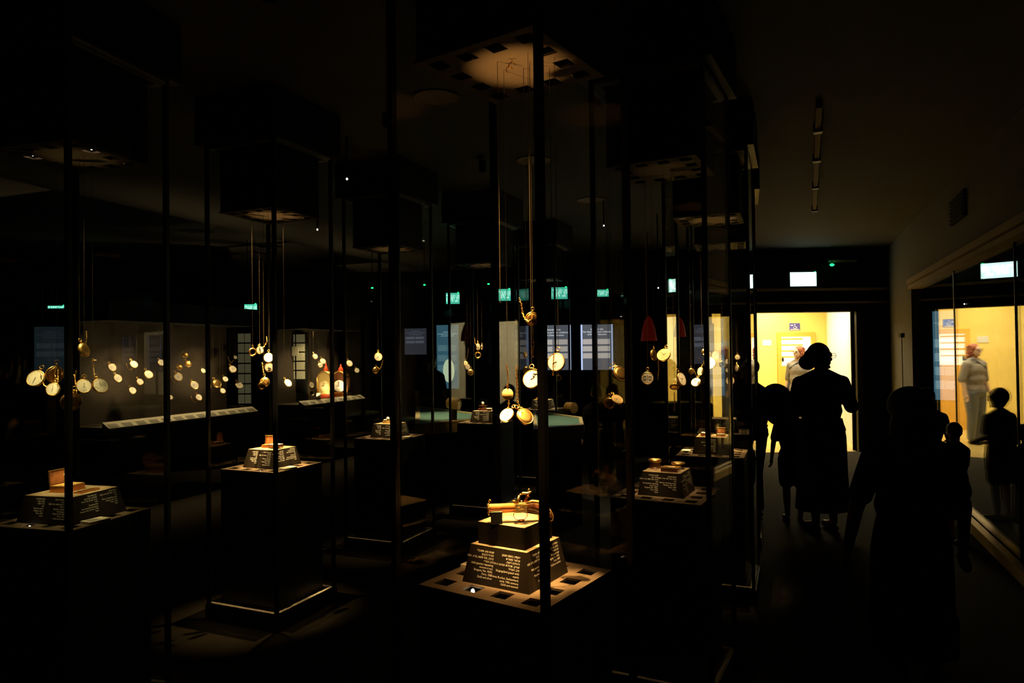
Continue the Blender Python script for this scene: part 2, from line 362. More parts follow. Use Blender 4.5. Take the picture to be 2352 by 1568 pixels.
# ------------------------------------------------------------------ exit signs and small ceiling things
exit_txt = [he('יציאה')]
def exit_sign(px, py, D, wpx, hpx, label, bright=False, hang=True, grp='lit exit signs hanging in the dark gallery', rz=0.0):
    c = atD(px, py, D); W, H = wpx*D/F_PX, hpx*D/F_PX
    t = thing('exit_sign', label, 'exit sign', (c.x, c.y, c.z - H/2), rz, grp)
    MB().box(-W/2 - .012, W/2 + .012, 0.002, .045, -.012, H + .012).obj('housing', 'black', t)
    MB().box(-W/2, W/2, -.004, .004, 0, H).obj('lit_face', 'exit_face_bright' if bright else 'exit_face', t)
    me = text_mesh('exit' + str(bright), exit_txt, .20, .2, 'exit_text_bright' if bright else 'exit_text', align='CENTER', bold=0.004)
    o = link('lettering', me, t, (0, -.007, H*.22), (R(90), 0, 0)); k = H/.2; o.scale = (W/.46, k, 1)
    MB().ell((W/2 - .02, -.005, H + .004), (.014, .010, .009), 1).obj('status_light', 'led_green', t)
    if hang:
        zt = CEIL - (c.z - H/2)
        MB().tube([(-W*.3, .02, H), (-W*.3, .02, zt)], .006, 6).obj('hanging_rod', 'black', t)
        MB().tube([(W*.3, .02, H), (W*.3, .02, zt)], .006, 6).obj('hanging_rod', 'black', t)
    return t
exit_sign(1845, 641, 10.80, 60, 32, 'brightest white-green exit sign, above the glowing doorway', True, False)
exit_sign(1040, 685, 9.6, 31, 25, 'green exit sign reflection, built solid, above the tall blue text panel, hanging left of the tallest lit case', rz=R(4))  # green signs from here on: reflections in the glass, built as hanging signs
exit_sign(1158, 677, 10.0, 30, 27, 'green exit sign reflection, built solid, just left of the hanging cords in the pistol showcase')
exit_sign(1285, 673, 9.2, 37, 27, 'green exit sign reflection, built solid, hanging above the large white-dialled watch', rz=R(-3))
exit_sign(1385, 673, 10.4, 26, 16, 'small dim green exit sign reflection, built solid, above the second white text panel')
exit_sign(576, 709, 9.4, 29, 21, 'green exit sign reflection, built solid, seen left of the front corner of the second-nearest left showcase')
exit_sign(240, 699, 9.9, 42, 9, 'thin green exit sign reflection, built solid, far left, seen edge-on from below', rz=0)
exit_sign(130, 705, 9.9, 40, 6, 'faintest sliver of green exit sign reflection, built solid, at the far left')
for px, py, D, lb in ((1911, 608, 10.7, 'tiny green light under the emergency lamp right of the bright exit sign'), (975, 654, 9.8, 'tiny green light left of the blue text panel, high up'),
                      (855, 661, 9.8, 'tiny green light high between two left showcases'), (1122, 652, 9.9, 'tiny green light just above the middle green exit sign')):
    c = atD(px, py, D)
    o = thing('indicator_light', lb, 'indicator light', c, 0, 'green indicator lights'); k = 1.0 if px > 1900 else .5
    MB().ell((0, 0, 0), (.035*k, .03*k, .022*k), 2).obj('light', 'led_green', o, True); MB().tube([(0, 0, .01), (0, 0, CEIL - c.z)], .006, 6).obj('stem', 'black', o)
c = atD(1931, 599, 10.78)
el = thing('emergency_lamp', 'slim unlit emergency lamp mounted above the doorway, right of the exit sign', 'lamp', c)
MB().box(-.24, .24, -.06, .06, -.035, .035).obj('lamp_body', 'block_grey', el); MB().box(-.22, .22, -.062, -.058, -.03, .01).obj('diffuser', 'tray', el)
for px, py, lb in ((2054, 613, 'tiny orange detector light high on the wall right of the doorway'), (480, 703, 'tiny red light high at the back, right of the thin exit sign')):
    c = atD(px, py, 10.8 if px > 2000 else 9.9)
    o = MB().ell((0, -.03, 0), (.018, .012, .012), 1).obj('status_light', 'led_red')
    dd = thing('smoke_detector', lb, 'detector', c); o.parent = dd
    MB().box(-.04, .04, -.025, .05, -.02, .05 if px > 2000 else CEIL - c.z).obj('housing', 'black', dd)
# round ceiling speakers
for i, (px, py, lb) in enumerate(((1003, 223, 'largest and nearest round ceiling speaker, left of the gridded lamp panel'), (1226, 367, 'middle round ceiling speaker, behind the hanging wires'), (1357, 458, 'farthest and smallest round ceiling speaker, crossed by a dark post'))):
    c = atZ(px, py, CEIL)
    t = thing('ceiling_speaker', lb, 'speaker', (c.x, c.y, CEIL), 0, 'round ceiling speakers')
    MB().lathe([(.13, -.006), (0, -.006), (0, 0)], 40).obj('grille', 'speaker', t); MB().lathe([(.14, 0), (.14, -.009), (.13, -.009), (.13, 0)], 40).obj('rim', 'speaker', t)
    
tr0, tr1 = atZ(1881, 250, CEIL - .05), atZ(1871, 485, CEIL - .05)
t = thing('ceiling_track', 'long thin lighting track on the ceiling of the right aisle', 'ceiling track', (tr1.x, tr1.y, CEIL))
d = tr0 - tr1; L = Vector((d.x, d.y, 0)).length; a_ = math.atan2(d.y, d.x); mx = Matrix.Rotation(a_, 4, 'Z')
MB().box(0, L, -.018, .018, -.045, 0, mx).obj('rail', 'speaker', t)
for s_ in (.0, .33, .62, .85): MB().box(L*s_, L*s_ + .06, -.03, .03, -.06, 0, mx).obj('coupling', 'black', t)
v0 = Wp(6.3) + Vector((0, 0, 2.86)); mx = Matrix.Translation(v0) @ Matrix.Rotation(ang, 4, 'Z')
vt = thing('air_vent', 'dark slatted air vent in the soffit above the glass wall case', 'vent', (0, 0, 0))
b = MB(); b.box(-.3, .3, 0.0, .012, -.12, .12, mx); b.obj('backing', 'black_matt', vt)
for i in range(7): MB().box(-.29, .29, .012, .03, -.11 + i*.034, -.10 + i*.034, mx).obj('slat', 'housing', vt)
c = Wp(9.5) + Vector((0, 0, atD(2066, 770, 9.5).z))
tag(MB().box(-.03, .05, -.03, .03, -.03, .03).tube([(0, 0, 0), (0, 0, -1.0)], .006, 6).obj('door_bell_box', 'black', None, False, c + Vector((-.03, -.01, 0))), 'small black box with cable on the olive end wall right of the doorway', 'wall box')

# ------------------------------------------------------------------ glass showcases
HG, HP = 0.268, 0.215
def grid_plate(b, half, z0, z1, hole=0.026, cs=(-.158, -.0527, .0527, .158)):
    cuts = sorted([-half, half] + [c_ - hole for c_ in cs] + [c_ + hole for c_ in cs])
    for i in range(len(cuts) - 1):
        for j in range(len(cuts) - 1):
            hi, hj = i % 2 == 1, j % 2 == 1
            if hi and hj and (i in (1, 7) or j in (1, 7)): continue
            if hi or hj or True:
                b.box(cuts[i], cuts[i+1], cuts[j], cuts[j+1], z0, z1)
    return b
PROTO = {}
def build_proto():
    def add(key, mb, mats, smooth=False): PROTO[key] = mb.mesh(key, mats, smooth)
    add('plinth', MB().box(-HG-.01, HG+.01, -HG-.01, HG+.01, 0, .09), 'black')
    add('tray', MB().box(-HG, HG, -HG, HG, .09, .10), 'tray')
    b = MB().box(-.205, .205, -.205, .205, .10, .84)
    for s_ in (-1, 1): b.box(s_*.209 - .004, s_*.209 + .004, -.213, .213, .10, .899); b.box(-.205, .205, s_*.209 - .004, s_*.209 + .004, .10, .899)
    add('pedestal', b, 'pedestal')
    def plate(z0, z1):
        b = grid_plate(MB(), HP, z0, z1); bmesh.ops.remove_doubles(b.bm, verts=b.bm.verts[:], dist=1e-5)
        # drop the inner walls left between the cells
        bad = [f for f in b.bm.faces if abs(f.normal.z) < .5]
        return b
    add('base_grid', plate(.899, .906), 'grid_metal'); add('lamp_panel', plate(2.482, 2.490), 'grid_metal')
    b = MB().box(-.20, .20, -.20, .20, 2.56, 2.87)
    for s_ in (-1, 1): b.box(s_*.205 - .004, s_*.205 + .004, -.209, .209, 2.49, 2.87); b.box(-.201, .201, s_*.205 - .004, s_*.205 + .004, 2.49, 2.87)
    add('lamp_housing', b, 'housing')
    add('canopy', MB().box(-.31, .31, -.31, .31, 2.885, CEIL), 'black')
    b = MB()
    for s_ in (-1, 1): b.box(s_*.25 - .02, s_*.25 + .02, -.27, .27, 2.868, 2.885); b.box(-.23, .23, s_*.25 - .02, s_*.25 + .02, 2.868, 2.885)
    add('top_frame', b, 'tray')
    add('glass_pane', MB().box(-HG+.012, HG-.012, -HG, -HG+.008, .10, 2.868), 'glass')
    add('corner_post', MB().box(-HG-.004, -HG+.016, -HG-.004, -HG+.016, .09, 2.885), 'black')
    add('bulb', MB().ell((0, 0, 0), (.0055, .0055, .007), 2), 'bulb', True)
    add('hanging_wire', MB().tube([(0, 0, 0), (0, 0, 1)], .0007, 5), 'wire')
build_proto()
CASES = {}
ZT = 1.02
def showcase(key, px, py, a_deg, label, col, pw=(6, 6, 4), bulbs=(), gw=.25):
    near = atZ(px, py, .906); a = R(a_deg)
    er, el_ = Vector((math.sin(a), math.cos(a), 0)), Vector((-math.cos(a), math.sin(a), 0))
    c = near + (er + el_) * HP; c.z = 0
    # local x axis = -el (to the right), local y axis = er
    t = thing('showcase', label, 'showcase', (c.x, c.y, 0), -a, 'tall glass showcases on pedestals')
    for k in ('plinth', 'tray', 'pedestal', 'base_grid', 'lamp_panel', 'lamp_housing', 'canopy', 'top_frame'): link(k, PROTO[k], t)
    for i in range(4):
        link('glass_pane', PROTO['glass_pane'], t, None, (0, 0, i*math.pi/2)); link('corner_post', PROTO['corner_post'], t, None, (0, 0, i*math.pi/2))
    mw = t.matrix_world
    def wl(x, y, z): return mw @ Vector((x, y, z))
    dn, dn2, upw = pw
    # lamps: two in the top panel shining down, two in the base grid shining up
    spots = [((-.053, -.158, 2.55), (0.0, .0, ZT + .04), dn, 12), ((.158, -.053, 2.55), (-.0, .0, ZT + .04), dn2, 12),
             ((-.158, .053, 2.55), (0.0, 0, ZT), dn*.4, 18), ((-.053, -.158, .87), (0.03, 0.0, 2.48), upw, 13)]
    spots.append(((.158, .158, 2.55), (.02, -.04, .91), dn*gw, 26)); spots.append(((-.053, -.158, 2.55), (.0, 0, .3), dn*gw, 26))
    for (l, tg, p_, an) in spots:
        if p_ > 0:
            spot('showcase_light', wl(*l), wl(*tg), p_, col, an)
    for bp in bulbs: link('bulb', PROTO['bulb'], t, bp)
    CASES[key] = (t, c, a, mw)
    return t
TP = 2.482
B_UP, B_DN = .895, 2.496
showcase('A', 1240, 1407, 34.3, 'nearest glass showcase, holding the gold pistol, in the middle of the picture', (1.0, .54, .17), (260, 150, 190), ((-.060, -.150, B_UP), (.165, .12, B_UP)), .07)
showcase('L', 160, 1220, 15, 'glass showcase cut off by the left edge, holding the open gilt casket', (1.0, .76, .30), (60, 30, 24), ((-.053, -.16, B_UP), (.158, -.05, B_DN), (-.158, -.053, B_DN)))
showcase('B', 632, 1086, 23.3, 'glass showcase on a full-height visible dark pedestal, left of centre', (1.0, .64, .24), (300, 140, 90), ((.05, -.16, B_UP),), .55)
showcase('D', 1610, 1160, 28, 'glass showcase with two round enamel boxes, right of the pistol showcase', (1.0, .62, .25), (45, 10, 6), ())
showcase('E', 1709, 1052, 22, 'glass showcase beside the aisle with the brightest cluster of watches, before the doorway', (1.0, .64, .24), (190, 90, 70), ((-.158, -.158, B_DN), (.158, -.053, B_DN), (.1, .16, B_UP)))
showcase('C', 915, 1011, 22.8, 'glass showcase half hidden by the thick dark post left of centre', (1.0, .66, .26), (220, 110, 40), ((-.16, .0, B_DN),))
showcase('S', 1140, 974, 23, 'glass showcase with a small glass dome, behind the teal table case', (1.0, .66, .28), (220, 110, 40), ((.05, .1, B_DN),))
showcase('T', 1272, 942, 23, 'farthest glass showcase, holding the small stepped gold urn', (1.0, .72, .36), (240, 110, 30), ())
# one more beside the aisle, mostly hidden
nf = Vector((1.80, 5.95, 0)); a = R(18)
nn = nf - (Vector((math.sin(a), math.cos(a), 0)) + Vector((-math.cos(a), math.sin(a), 0)))*HP
def px_of(p):
    v = Vector(p) - Vector((0, 0, EYE)); k = F_PX / v.dot(fwd); return 1176 + v.dot(rt)*k, 784 - v.dot(up)*k
pp = px_of((nn.x, nn.y, .906))
showcase('F', pp[0], pp[1], 18, 'glass showcase directly behind the aisle one, its dark top jutting left of the doorway', (1.0, .7, .3), (60, 30, 10), ((.1, -.158, B_DN),))

HOLES = [(x, y) for x in (-.158, -.0527, .0527, .158) for y in (-.158, -.0527, .0527, .158) if abs(x) > .1 or abs(y) > .1]
def aim(key, targets, power, ang=9):
    t, c, a, mw = CASES[key]; inv = mw.inverted()
    for px, py, D in targets:
        w_ = atD(px, py, D); l = inv @ w_; tc = (inv.to_3x3() @ Vector((-w_.x, -w_.y, 0))).normalized()*.15
        h = min(HOLES, key=lambda q: (q[0] - l.x - tc.x)**2 + (q[1] - l.y - tc.y)**2)
        spot('showcase_light', mw @ Vector((h[0], h[1], 2.55)), w_, power, LCOL[key], ang, 1.0, .006)
def fill_spot(key, dist, power, col, label, ang=9):  # spotlight and fixture added to brighten the caption lettering from the front
    t, c, a, mw = CASES[key]; tgt = Vector((c.x, c.y, .97)); dr = Vector((-c.x, -c.y, 0)).normalized()
    p = c + dr*dist; p.z = 3.08; fx = thing('added_spotlight', label, 'spotlight', (p.x, p.y, CEIL), 0, 'added ceiling fill spotlights')
    q = (tgt - p).to_track_quat('-Z', 'Y').to_matrix().to_4x4(); mx = Matrix.Translation((0, 0, p.z - CEIL)) @ q
    MB().lathe([(.026, -.005), (.032, 0), (.032, .08), (.0, .085)], 20, mx).obj('lamp_head', 'black', fx); MB().tube([(0, 0, 0), (0, 0, -.02)], .012, 8).obj('mount', 'black', fx)
    spot('fill_light', p + (tgt - p).normalized()*.012, tgt, power, col, ang, .8, .012)
LCOL = {'A': (1.0, .56, .18), 'L': (1.0, .77, .28), 'B': (1.0, .64, .24), 'D': (1.0, .62, .25), 'E': (1.0, .64, .24), 'C': (1.0, .66, .26), 'S': (1.0, .66, .28)}
aim('A', ((1277, 831, 2.06), (1221, 870, 2.02)), 520, 8); aim('A', ((1163, 952, 2.10), (1207, 955, 2.08), (1167, 860, 2.14), (1188, 885, 2.1)), 330, 9); aim('A', ((1222, 732, 2.10), (1166, 905, 2.16)), 300, 8)
aim('L', ((81, 868, 3.05), (121, 885, 3.0), (193, 886, 3.0), (232, 885, 3.05)), 72, 9); aim('L', ((195, 803, 3.05), (164, 923, 3.05)), 60, 9)
aim('B', ((618, 832, 4.32), (590, 806, 4.3), (604, 880, 4.32), (662, 879, 4.32)), 620, 8)
aim('D', ((1487, 868, 3.38), (1524, 814, 3.33), (1560, 875, 3.38)), 105, 9); aim('D', ((1426, 857, 3.4), (1404, 920, 3.38)), 60, 9)
aim('E', ((1634, 832, 4.75), (1680, 850, 4.75), (1600, 866, 4.75), (1645, 815, 4.75)), 650, 9)
aim('C', ((866, 830, 5.9),), 260, 10); aim('S', ((1074, 842, 7.0), (1098, 803, 7.0)), 380, 10)
fill_spot('A', 1.75, 210, (1.0, .55, .20), 'added ceiling fill spotlight aimed at the pistol showcase, nearest of them')
fill_spot('L', 1.6, 70, (1.0, .78, .40), 'added ceiling fill spotlight aimed at the leftmost showcase')
fill_spot('B', 1.6, 420, (1.0, .66, .28), 'added ceiling fill spotlight aimed at the pedestal showcase left of centre')
fill_spot('D', 1.6, 45, (1.0, .66, .30), 'added ceiling fill spotlight aimed at the enamel-box showcase')
fill_spot('E', 1.6, 190, (1.0, .66, .30), 'added ceiling fill spotlight aimed at the aisle showcase')
fill_spot('C', 1.4, 230, (1.0, .68, .32), 'added ceiling fill spotlight aimed at the post-hidden showcase')
fill_spot('S', 1.4, 230, (1.0, .68, .32), 'added ceiling fill spotlight aimed at the domed-glass showcase')
fill_spot('T', 1.4, 230, (1.0, .72, .36), 'added ceiling fill spotlight aimed at the farthest showcase')
# label blocks with lettering
def label_block(key, label, base, top, h, faces, dx=0, dy=0, dr=0, size=.0082, pitch=.0104):
    t, c, a, mw = CASES[key]
    o = thing('label_block', label, 'label block', mw @ Vector((dx, dy, .906)), -a + R(dr), 'sloping caption blocks')
    b = MB(); lo = [(-base, -base, 0), (base, -base, 0), (base, base, 0), (-base, base, 0)]; hi = [(-top, -top, h), (top, -top, h), (top, top, h), (-top, top, h)]
    b.hexa(lo, hi)
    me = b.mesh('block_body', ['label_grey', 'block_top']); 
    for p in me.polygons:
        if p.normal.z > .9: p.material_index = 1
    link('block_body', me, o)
    tilt = math.atan2(base - top, h); sl = math.hypot(base - top, h)
    def put(face, x_right, y_down, mesh):
        q = link('lettering', mesh, o)
        # text plane: x right, y up along the slope
        mx = Matrix.Rotation(face*math.pi/2, 4, 'Z') @ Matrix.Translation((0, -top - .0008, h)) @ Matrix.Rotation(R(90) - tilt, 4, 'X')
        # slope goes outward towards the bottom
        mx = mx @ Matrix.Translation((x_right, -y_down, 0))
        q.matrix_local = mx
    for f in faces: put(*f)
    return o
def rm(lines, nhe, key, size, pitch):
    ls = lines[:nhe] + lines[nhe:]
    return text_mesh(key, ls, size, pitch)
tA1 = text_mesh('A1', T_A1, .0088, .0094); tA2 = text_mesh('A2', T_A2, .0088, .0092); tA3 = text_mesh('A3', T_A3, .0088, .0096)
label_block('A', 'sloping dark caption block under the gold pistol', .119, .099, .112, [(0, -.012, .018, tA1), (0, .080, .020, tA2), (1, -.010, .018, tA1), (1, .082, .014, tA3)], -.006, .0, 2)
tL1 = text_mesh('L1', T_L1, .0085, .0098); tL2 = text_mesh('L2', T_L2, .0085, .0096); tL3 = text_mesh('L3', T_L3, .0085, .0098); tL4 = text_mesh('L4', T_D2, .0085, .0098)
label_block('L', 'wide sloping caption block under the open gilt casket', .145, .123, .112, [(0, -.01, .014, tL1), (0, .105, .014, tL2), (1, -.0, .014, tL3), (1, .105, .012, tL4)])
label_block('B', 'sloping caption block with the framed picture box on top', .124, .100, .112, [(0, -.02, .016, tL1), (0, .085, .016, tL2), (1, -.02, .016, tA3), (1, .085, .012, tL3)])
tD1 = text_mesh('D1', T_D1, .0085, .0098); tD2 = text_mesh('D2', T_D2, .0085, .0098)
label_block('D', 'sloping caption block under the two enamel boxes', .112, .092, .112, [(0, -.012, .018, tD1), (0, .075, .020, tD2), (1, -.015, .02, tD1), (1, .07, .018, tD2)], 0, 0)
label_block('E', 'sloping caption block under the two small lidded caskets', .122, .098, .112, [(0, .03, .018, tD1), (1, .03, .018, tL2)])
for k, lb in (('C', 'sloping caption block half hidden by the thick dark post'), ('S', 'sloping caption block under the small glass dome'), ('T', 'sloping caption block under the stepped gold urn'), ('F', 'sloping caption block in the showcase behind the aisle one')):
    label_block(k, lb, .120, .099, .112, [(0, -.02, .016, tL1), (0, .085, .016, tL2), (1, .085, .012, tL3)])
ZB = .906 + .112
def on_block(key, x, y, z=ZB): return CASES[key][3] @ Vector((x, y, z))
# small silver caption tiles lying on the grids
def tile(key, x, y, rz, label, s=.038):
    o = thing('caption_tile', label, 'caption tile', on_block(key, x, y, .906), -CASES[key][2] + R(rz), 'small pale caption tiles')
    MB().box(-s, s, -s*.7, s*.7, 0, .010).obj('tile', 'lettering', o)
    b = MB()
    for i in range(5): b.box(-s*.7, s*(.1 + .15*(i % 3)), s*(.45 - i*.22), s*(.52 - i*.22), .010, .0106)
    b.obj('lettering', 'ink', o)
tile('A', -.185, .02, 90, 'small pale caption tile at the left edge of the pistol showcase grid')
tile('L', .183, -.06, 80, 'small bright caption tile at the right edge of the leftmost grid', .045)
tile('B', .183, -.07, 80, 'small bright caption tile right of the picture-box caption block', .045)
tile('C', .18, -.05, 80, 'small bright caption tile in the showcase behind the thick post', .045)
tile('S', .18, -.05, 80, 'small bright caption tile in the domed-glass showcase', .045)
tile('T', .18, -.05, 80, 'small bright caption tile in the farthest showcase', .045)
tile('E', -.175, -.02, 90, 'small bright caption tile left of the casket caption block by the aisle', .04)

# ------------------------------------------------------------------ things on the blocks
# A: dark box and pistol
o = thing('display_plinth', 'dark square display plinth carrying the gold pistol', 'plinth', on_block('A', -.006, 0), -CASES['A'][2] + R(2))
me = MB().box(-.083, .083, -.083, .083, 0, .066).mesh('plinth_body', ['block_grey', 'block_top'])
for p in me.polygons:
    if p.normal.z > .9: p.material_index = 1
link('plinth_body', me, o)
PT = ZB + .066
U = 2.13/1600
def pl(px, py, y=0): return Vector(((px - 1195)*U, y, (1188 - py)*U))
pb = atD(1195, 1150, 2.13); pb.z = PT
yaw_p = R(7)
# support block
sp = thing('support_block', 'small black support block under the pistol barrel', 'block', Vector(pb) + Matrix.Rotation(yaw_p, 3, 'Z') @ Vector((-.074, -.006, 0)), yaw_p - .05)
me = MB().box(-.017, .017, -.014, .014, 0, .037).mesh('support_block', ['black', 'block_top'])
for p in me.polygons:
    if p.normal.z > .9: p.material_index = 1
link('block_body', me, sp)
pi = thing('ornate_pistol', 'jewelled gold pistol with a curved pearl-edged grip, on the dark plinth', 'pistol', pb, yaw_p)
def cyl(a, b_, r, n=12): return MB().tube([a, b_], r, n)
b = MB(); b.tube([pl(1121, 1149.5, -.006), pl(1184, 1149.5, -.006)], .0062, 8); b.tube([pl(1122, 1150, .008), pl(1184, 1150, .008)], .0058, 8)
b.obj('barrel', 'gold', pi)
MB().tube([pl(1122, 1159, 0), pl(1184, 1159, 0)], .0065, 8).tube([pl(1150, 1164, 0), pl(1184, 1163, 0)], .003, 8).obj('under_rib', 'gold_red', pi)
b = MB()
for y0, y1 in ((1140, 1168),):
    b.tube([pl(1120.5, 1145, -.007), pl(1120.5, 1166, -.004)], .0025, 6); b.tube([pl(1119, 1155, 0), pl(1123.5, 1155, 0)], .0135, 12)
for q in ((1121, 1144), (1123, 1162), (1122, 1167)): b.ell(pl(*q, -.010), (.0035,)*3, 2)
b.tube([pl(1124, 1142), pl(1122, 1137), pl(1125, 1134.5), pl(1128, 1138)], .0016, 6)
b.obj('muzzle_collar', 'gold', pi, True)
b = MB(); b.box(pl(1182, 0).x, pl(1209, 0).x, -.013, .013, pl(0, 1165).z, pl(0, 1146).z)
for i in range(16): 
    x = 1184 + (i*7 % 23); yv = 1149 + (i*5 % 15); b.tube([pl(x, yv, -.0135), pl(x + 3, yv - 3, -.0135)], .0009, 5)
b.obj('lock_frame', 'gold_rough', pi)
b = MB(); b.tube([pl(1188, 1146), pl(1189, 1138), pl(1193, 1128)], [.0052, .0048, .0036], 8); b.tube([pl(1176, 1139), pl(1181, 1141), pl(1188, 1144)], [.003, .005, .004], 8)
b.tube([pl(1197, 1125), pl(1201, 1123), pl(1212, 1124), pl(1218, 1121), pl(1220, 1120)], [.003, .0045, .005, .004, .0028], 8)
b.tube([pl(1214, 1123), pl(1215, 1117), pl(1215.5, 1113.5)], [.002, .0034, .0018], 8); b.ell(pl(1219.5, 1120.5), (.0026,)*3); b.ell(pl(1215.3, 1115), (.0032,)*3)
b.tube([pl(1193, 1128), pl(1197, 1125)], .0025, 6); b.ell(pl(1198, 1141.5), (.004, .004, .0035))
b.obj('hammer', 'gold', pi, True)
MB().tube([pl(1205, 1143), pl(1208, 1136), pl(1211, 1130), pl(1215, 1128)], [.005, .0045, .005, .006], 8).obj('flash_pan', 'gold_red', pi, True)
top_c = [(1208, 1143), (1222, 1141.5), (1236, 1143), (1247, 1148), (1257, 1156), (1265, 1166), (1270, 1177), (1269, 1185), (1264, 1189)]
bot_c = [(1207, 1164), (1222, 1165), (1232, 1168), (1239, 1172), (1246, 1179), (1251, 1184), (1256, 1187)]
n_ = 9
b = MB(); n0 = 0; ring = []
for i in range(n_):
    f = i/(n_ - 1); tp = top_c[i]; k = f*(len(bot_c) - 1); j = min(int(k), len(bot_c) - 2); q = k - j
    bt = (bot_c[j][0]*(1-q) + bot_c[j+1][0]*q, bot_c[j][1]*(1-q) + bot_c[j+1][1]*q)
    wd = .010
    ring.append([b.bm.verts.new(pl(tp[0], tp[1], -wd*.7)), b.bm.verts.new(pl(tp[0], tp[1], wd*.7)), b.bm.verts.new(pl((tp[0]+bt[0])/2, (tp[1]+bt[1])/2, wd*1.3)), b.bm.verts.new(pl(bt[0], bt[1], wd*.7)), b.bm.verts.new(pl(bt[0], bt[1], -wd*.7)), b.bm.verts.new(pl((tp[0]+bt[0])/2, (tp[1]+bt[1])/2, -wd*1.3))])
for r0, r1 in zip(ring, ring[1:]):
    for k in range(6): b.bm.faces.new((r0[k], r0[(k+1)%6], r1[(k+1)%6], r1[k]))
b.bm.faces.new(ring[0]); b.bm.faces.new(ring[-1][::-1])
b.obj('grip', 'brown_enamel', pi, True)
b = MB()
def beads(b, pts, r, y, step=2.0):
    P = [Vector((p[0], p[1], 0)) for p in pts]
    for p0, p1 in zip(P, P[1:]):
        n = max(1, int((p1 - p0).length/step))
        for i in range(n):
            q = p0.lerp(p1, i/n); b.ell(pl(q.x, q.y, y), (r,)*3, 1)
beads(b, top_c, .0016, -.008); beads(b, top_c, .0016, .008, 3); beads(b, bot_c[:5], .0013, -.008)
b.tube([pl(*p) + Vector((0, 0, .0005)) for p in top_c], .0035, 6)
beads(b, [(p[0] - 1, p[1] + 5) for p in top_c[:6]], .0012, -.010)
b.obj('pearl_edging', 'gold', pi, True)
ci = pl(1244, 1179, -.012)
b = MB(); mx = Matrix.Translation(ci) @ Matrix.Rotation(R(90), 4, 'X')
b.lathe([(.0, .004), (.010, .004), (.0125, .001), (.0125, -.012), (0, -.012)], 24, mx)
wd_ = b.obj('watch_case', 'gold_rough', pi)
b = MB()
for i in range(22): b.ell(ci + Vector((.0125*math.cos(i*math.pi/11), -.003, .0125*math.sin(i*math.pi/11))), (.0014,)*3, 1)
b.obj('pearl_ring', 'gold', wd_, True)
MB().lathe([(0, .0046), (.0095, .0046), (.0095, .004)], 20, mx).obj('dial', 'gilt_dial', wd_)
MB().box(ci.x - .0004, ci.x + .0004, ci.y - .0052, ci.y - .0048, ci.z, ci.z + .006).obj('hand', 'ink', wd_)
MB().tube([pl(1195 + 16*math.cos(t), 1172 + 13*math.sin(t)) for t in [i*math.pi*2/20 for i in range(20)]], .0011, 6, True).obj('trigger_guard', 'gold_red', pi, True)
MB().ell(pl(1197, 1184.5), (.011, .006, .0035)).obj('foot_rest', 'gold_red', pi, True)

# small open caskets
def casket(key, x, y, rz, w_, d_, h_, lid, label, lid_m='picture', body_m='gold', scale=1.0, top_m='gold_rough', feet=False, name='open_casket', cat='casket', lidback=10):
    o = thing(name, label, cat, on_block(key, x, y), -CASES[key][2] + R(rz), 'small gilt boxes on the caption blocks')
    z0 = .008 if feet else 0
    MB().box(-w_/2, w_/2, -d_/2, d_/2, z0, z0 + h_).box(-w_/2 - .002, w_/2 + .002, -d_/2 - .002, d_/2 + .002, z0, z0 + .003).obj('box_body', body_m, o)
    b = MB(); b.box(-w_/2 + .002, w_/2 - .002, -d_/2 + .002, d_/2 - .002, z0 + h_, z0 + h_ + .002)
    if top_m == 'gold_rough':
        for i in range(10): b.ell((random.uniform(-w_*.4, w_*.4), random.uniform(-d_*.35, d_*.35), z0 + h_ + .002), (.004, .004, .002), 1)
    b.obj('top_plate', top_m, o)
    if feet:
        for sx_ in (-1, 1):
            for sy_ in (-1, 1): MB().ell((sx_*w_*.42, sy_*d_*.42, .005), (.005,)*3, 1).obj('foot', 'gold', o, True)
    if lid:
        mx = Matrix.Translation((0, d_/2, z0 + h_)) @ Matrix.Rotation(R(-lidback), 4, 'X')
        l_ = MB().box(-w_/2, w_/2, 0, .004, 0, lid, mx).obj('lid', body_m, o)
        MB().box(-w_/2 + .006, w_/2 - .006, -.0008, 0, .006, lid - .006, mx).obj('lid_picture', lid_m, l_)
        b = MB(); b.tube([mx @ Vector(p) for p in ((-w_/2, -.001, 0), (-w_/2, -.001, lid), (w_/2, -.001, lid), (w_/2, -.001, 0))], .0022, 6); b.obj('lid_rim', 'gold', l_)
    return o
casket('L', -.03, 0, 92, .10, .085, .026, .065, 'open gilt casket with a painted lid standing up, on the leftmost caption block', 'picture', 'gold_red', lidback=8)
for o_ in C.objects:
    if o_.name == 'lid_picture':
        MB().ell((0, -.0035, .060), (.014, .0012, .016), 2, Matrix.Identity(4)).tube([(-.010, -.004, .045), (-.022, -.004, .078)], .0018, 6).tube([(.004, -.004, .045), (.018, -.004, .066), (.008, -.004, .080)], .003, 6).obj('lid_emblem', 'lettering', o_.parent, True)
fr_ = thing('gilt_fence_tray', 'low gilt mechanism tray lying in front of the open casket', 'tray', on_block('L', .075, 0), -CASES['L'][2] + R(92), 'small gilt boxes on the caption blocks')
MB().box(-.05, .05, -.02, .02, 0, .006).obj('tray_base', 'gold_red', fr_)
b = MB()
for i in range(20): b.tube([(-.048 + i*.005, -.02, .004), (-.048 + i*.005, -.02, .013)], .0012, 5)
b.obj('railing', 'gold', fr_)
casket('B', -.045, .01, 15, .062, .05, .016, .055, 'small gilt box with a framed picture lid standing up, left one in its showcase', 'picture', 'gold_red', lidback=2)
casket('B', .035, -.01, 0, .075, .055, .016, 0, 'small footed gilt box with a white top, right of the picture box', body_m='gold_red', top_m='enamel', feet=True, name='footed_box', cat='box')
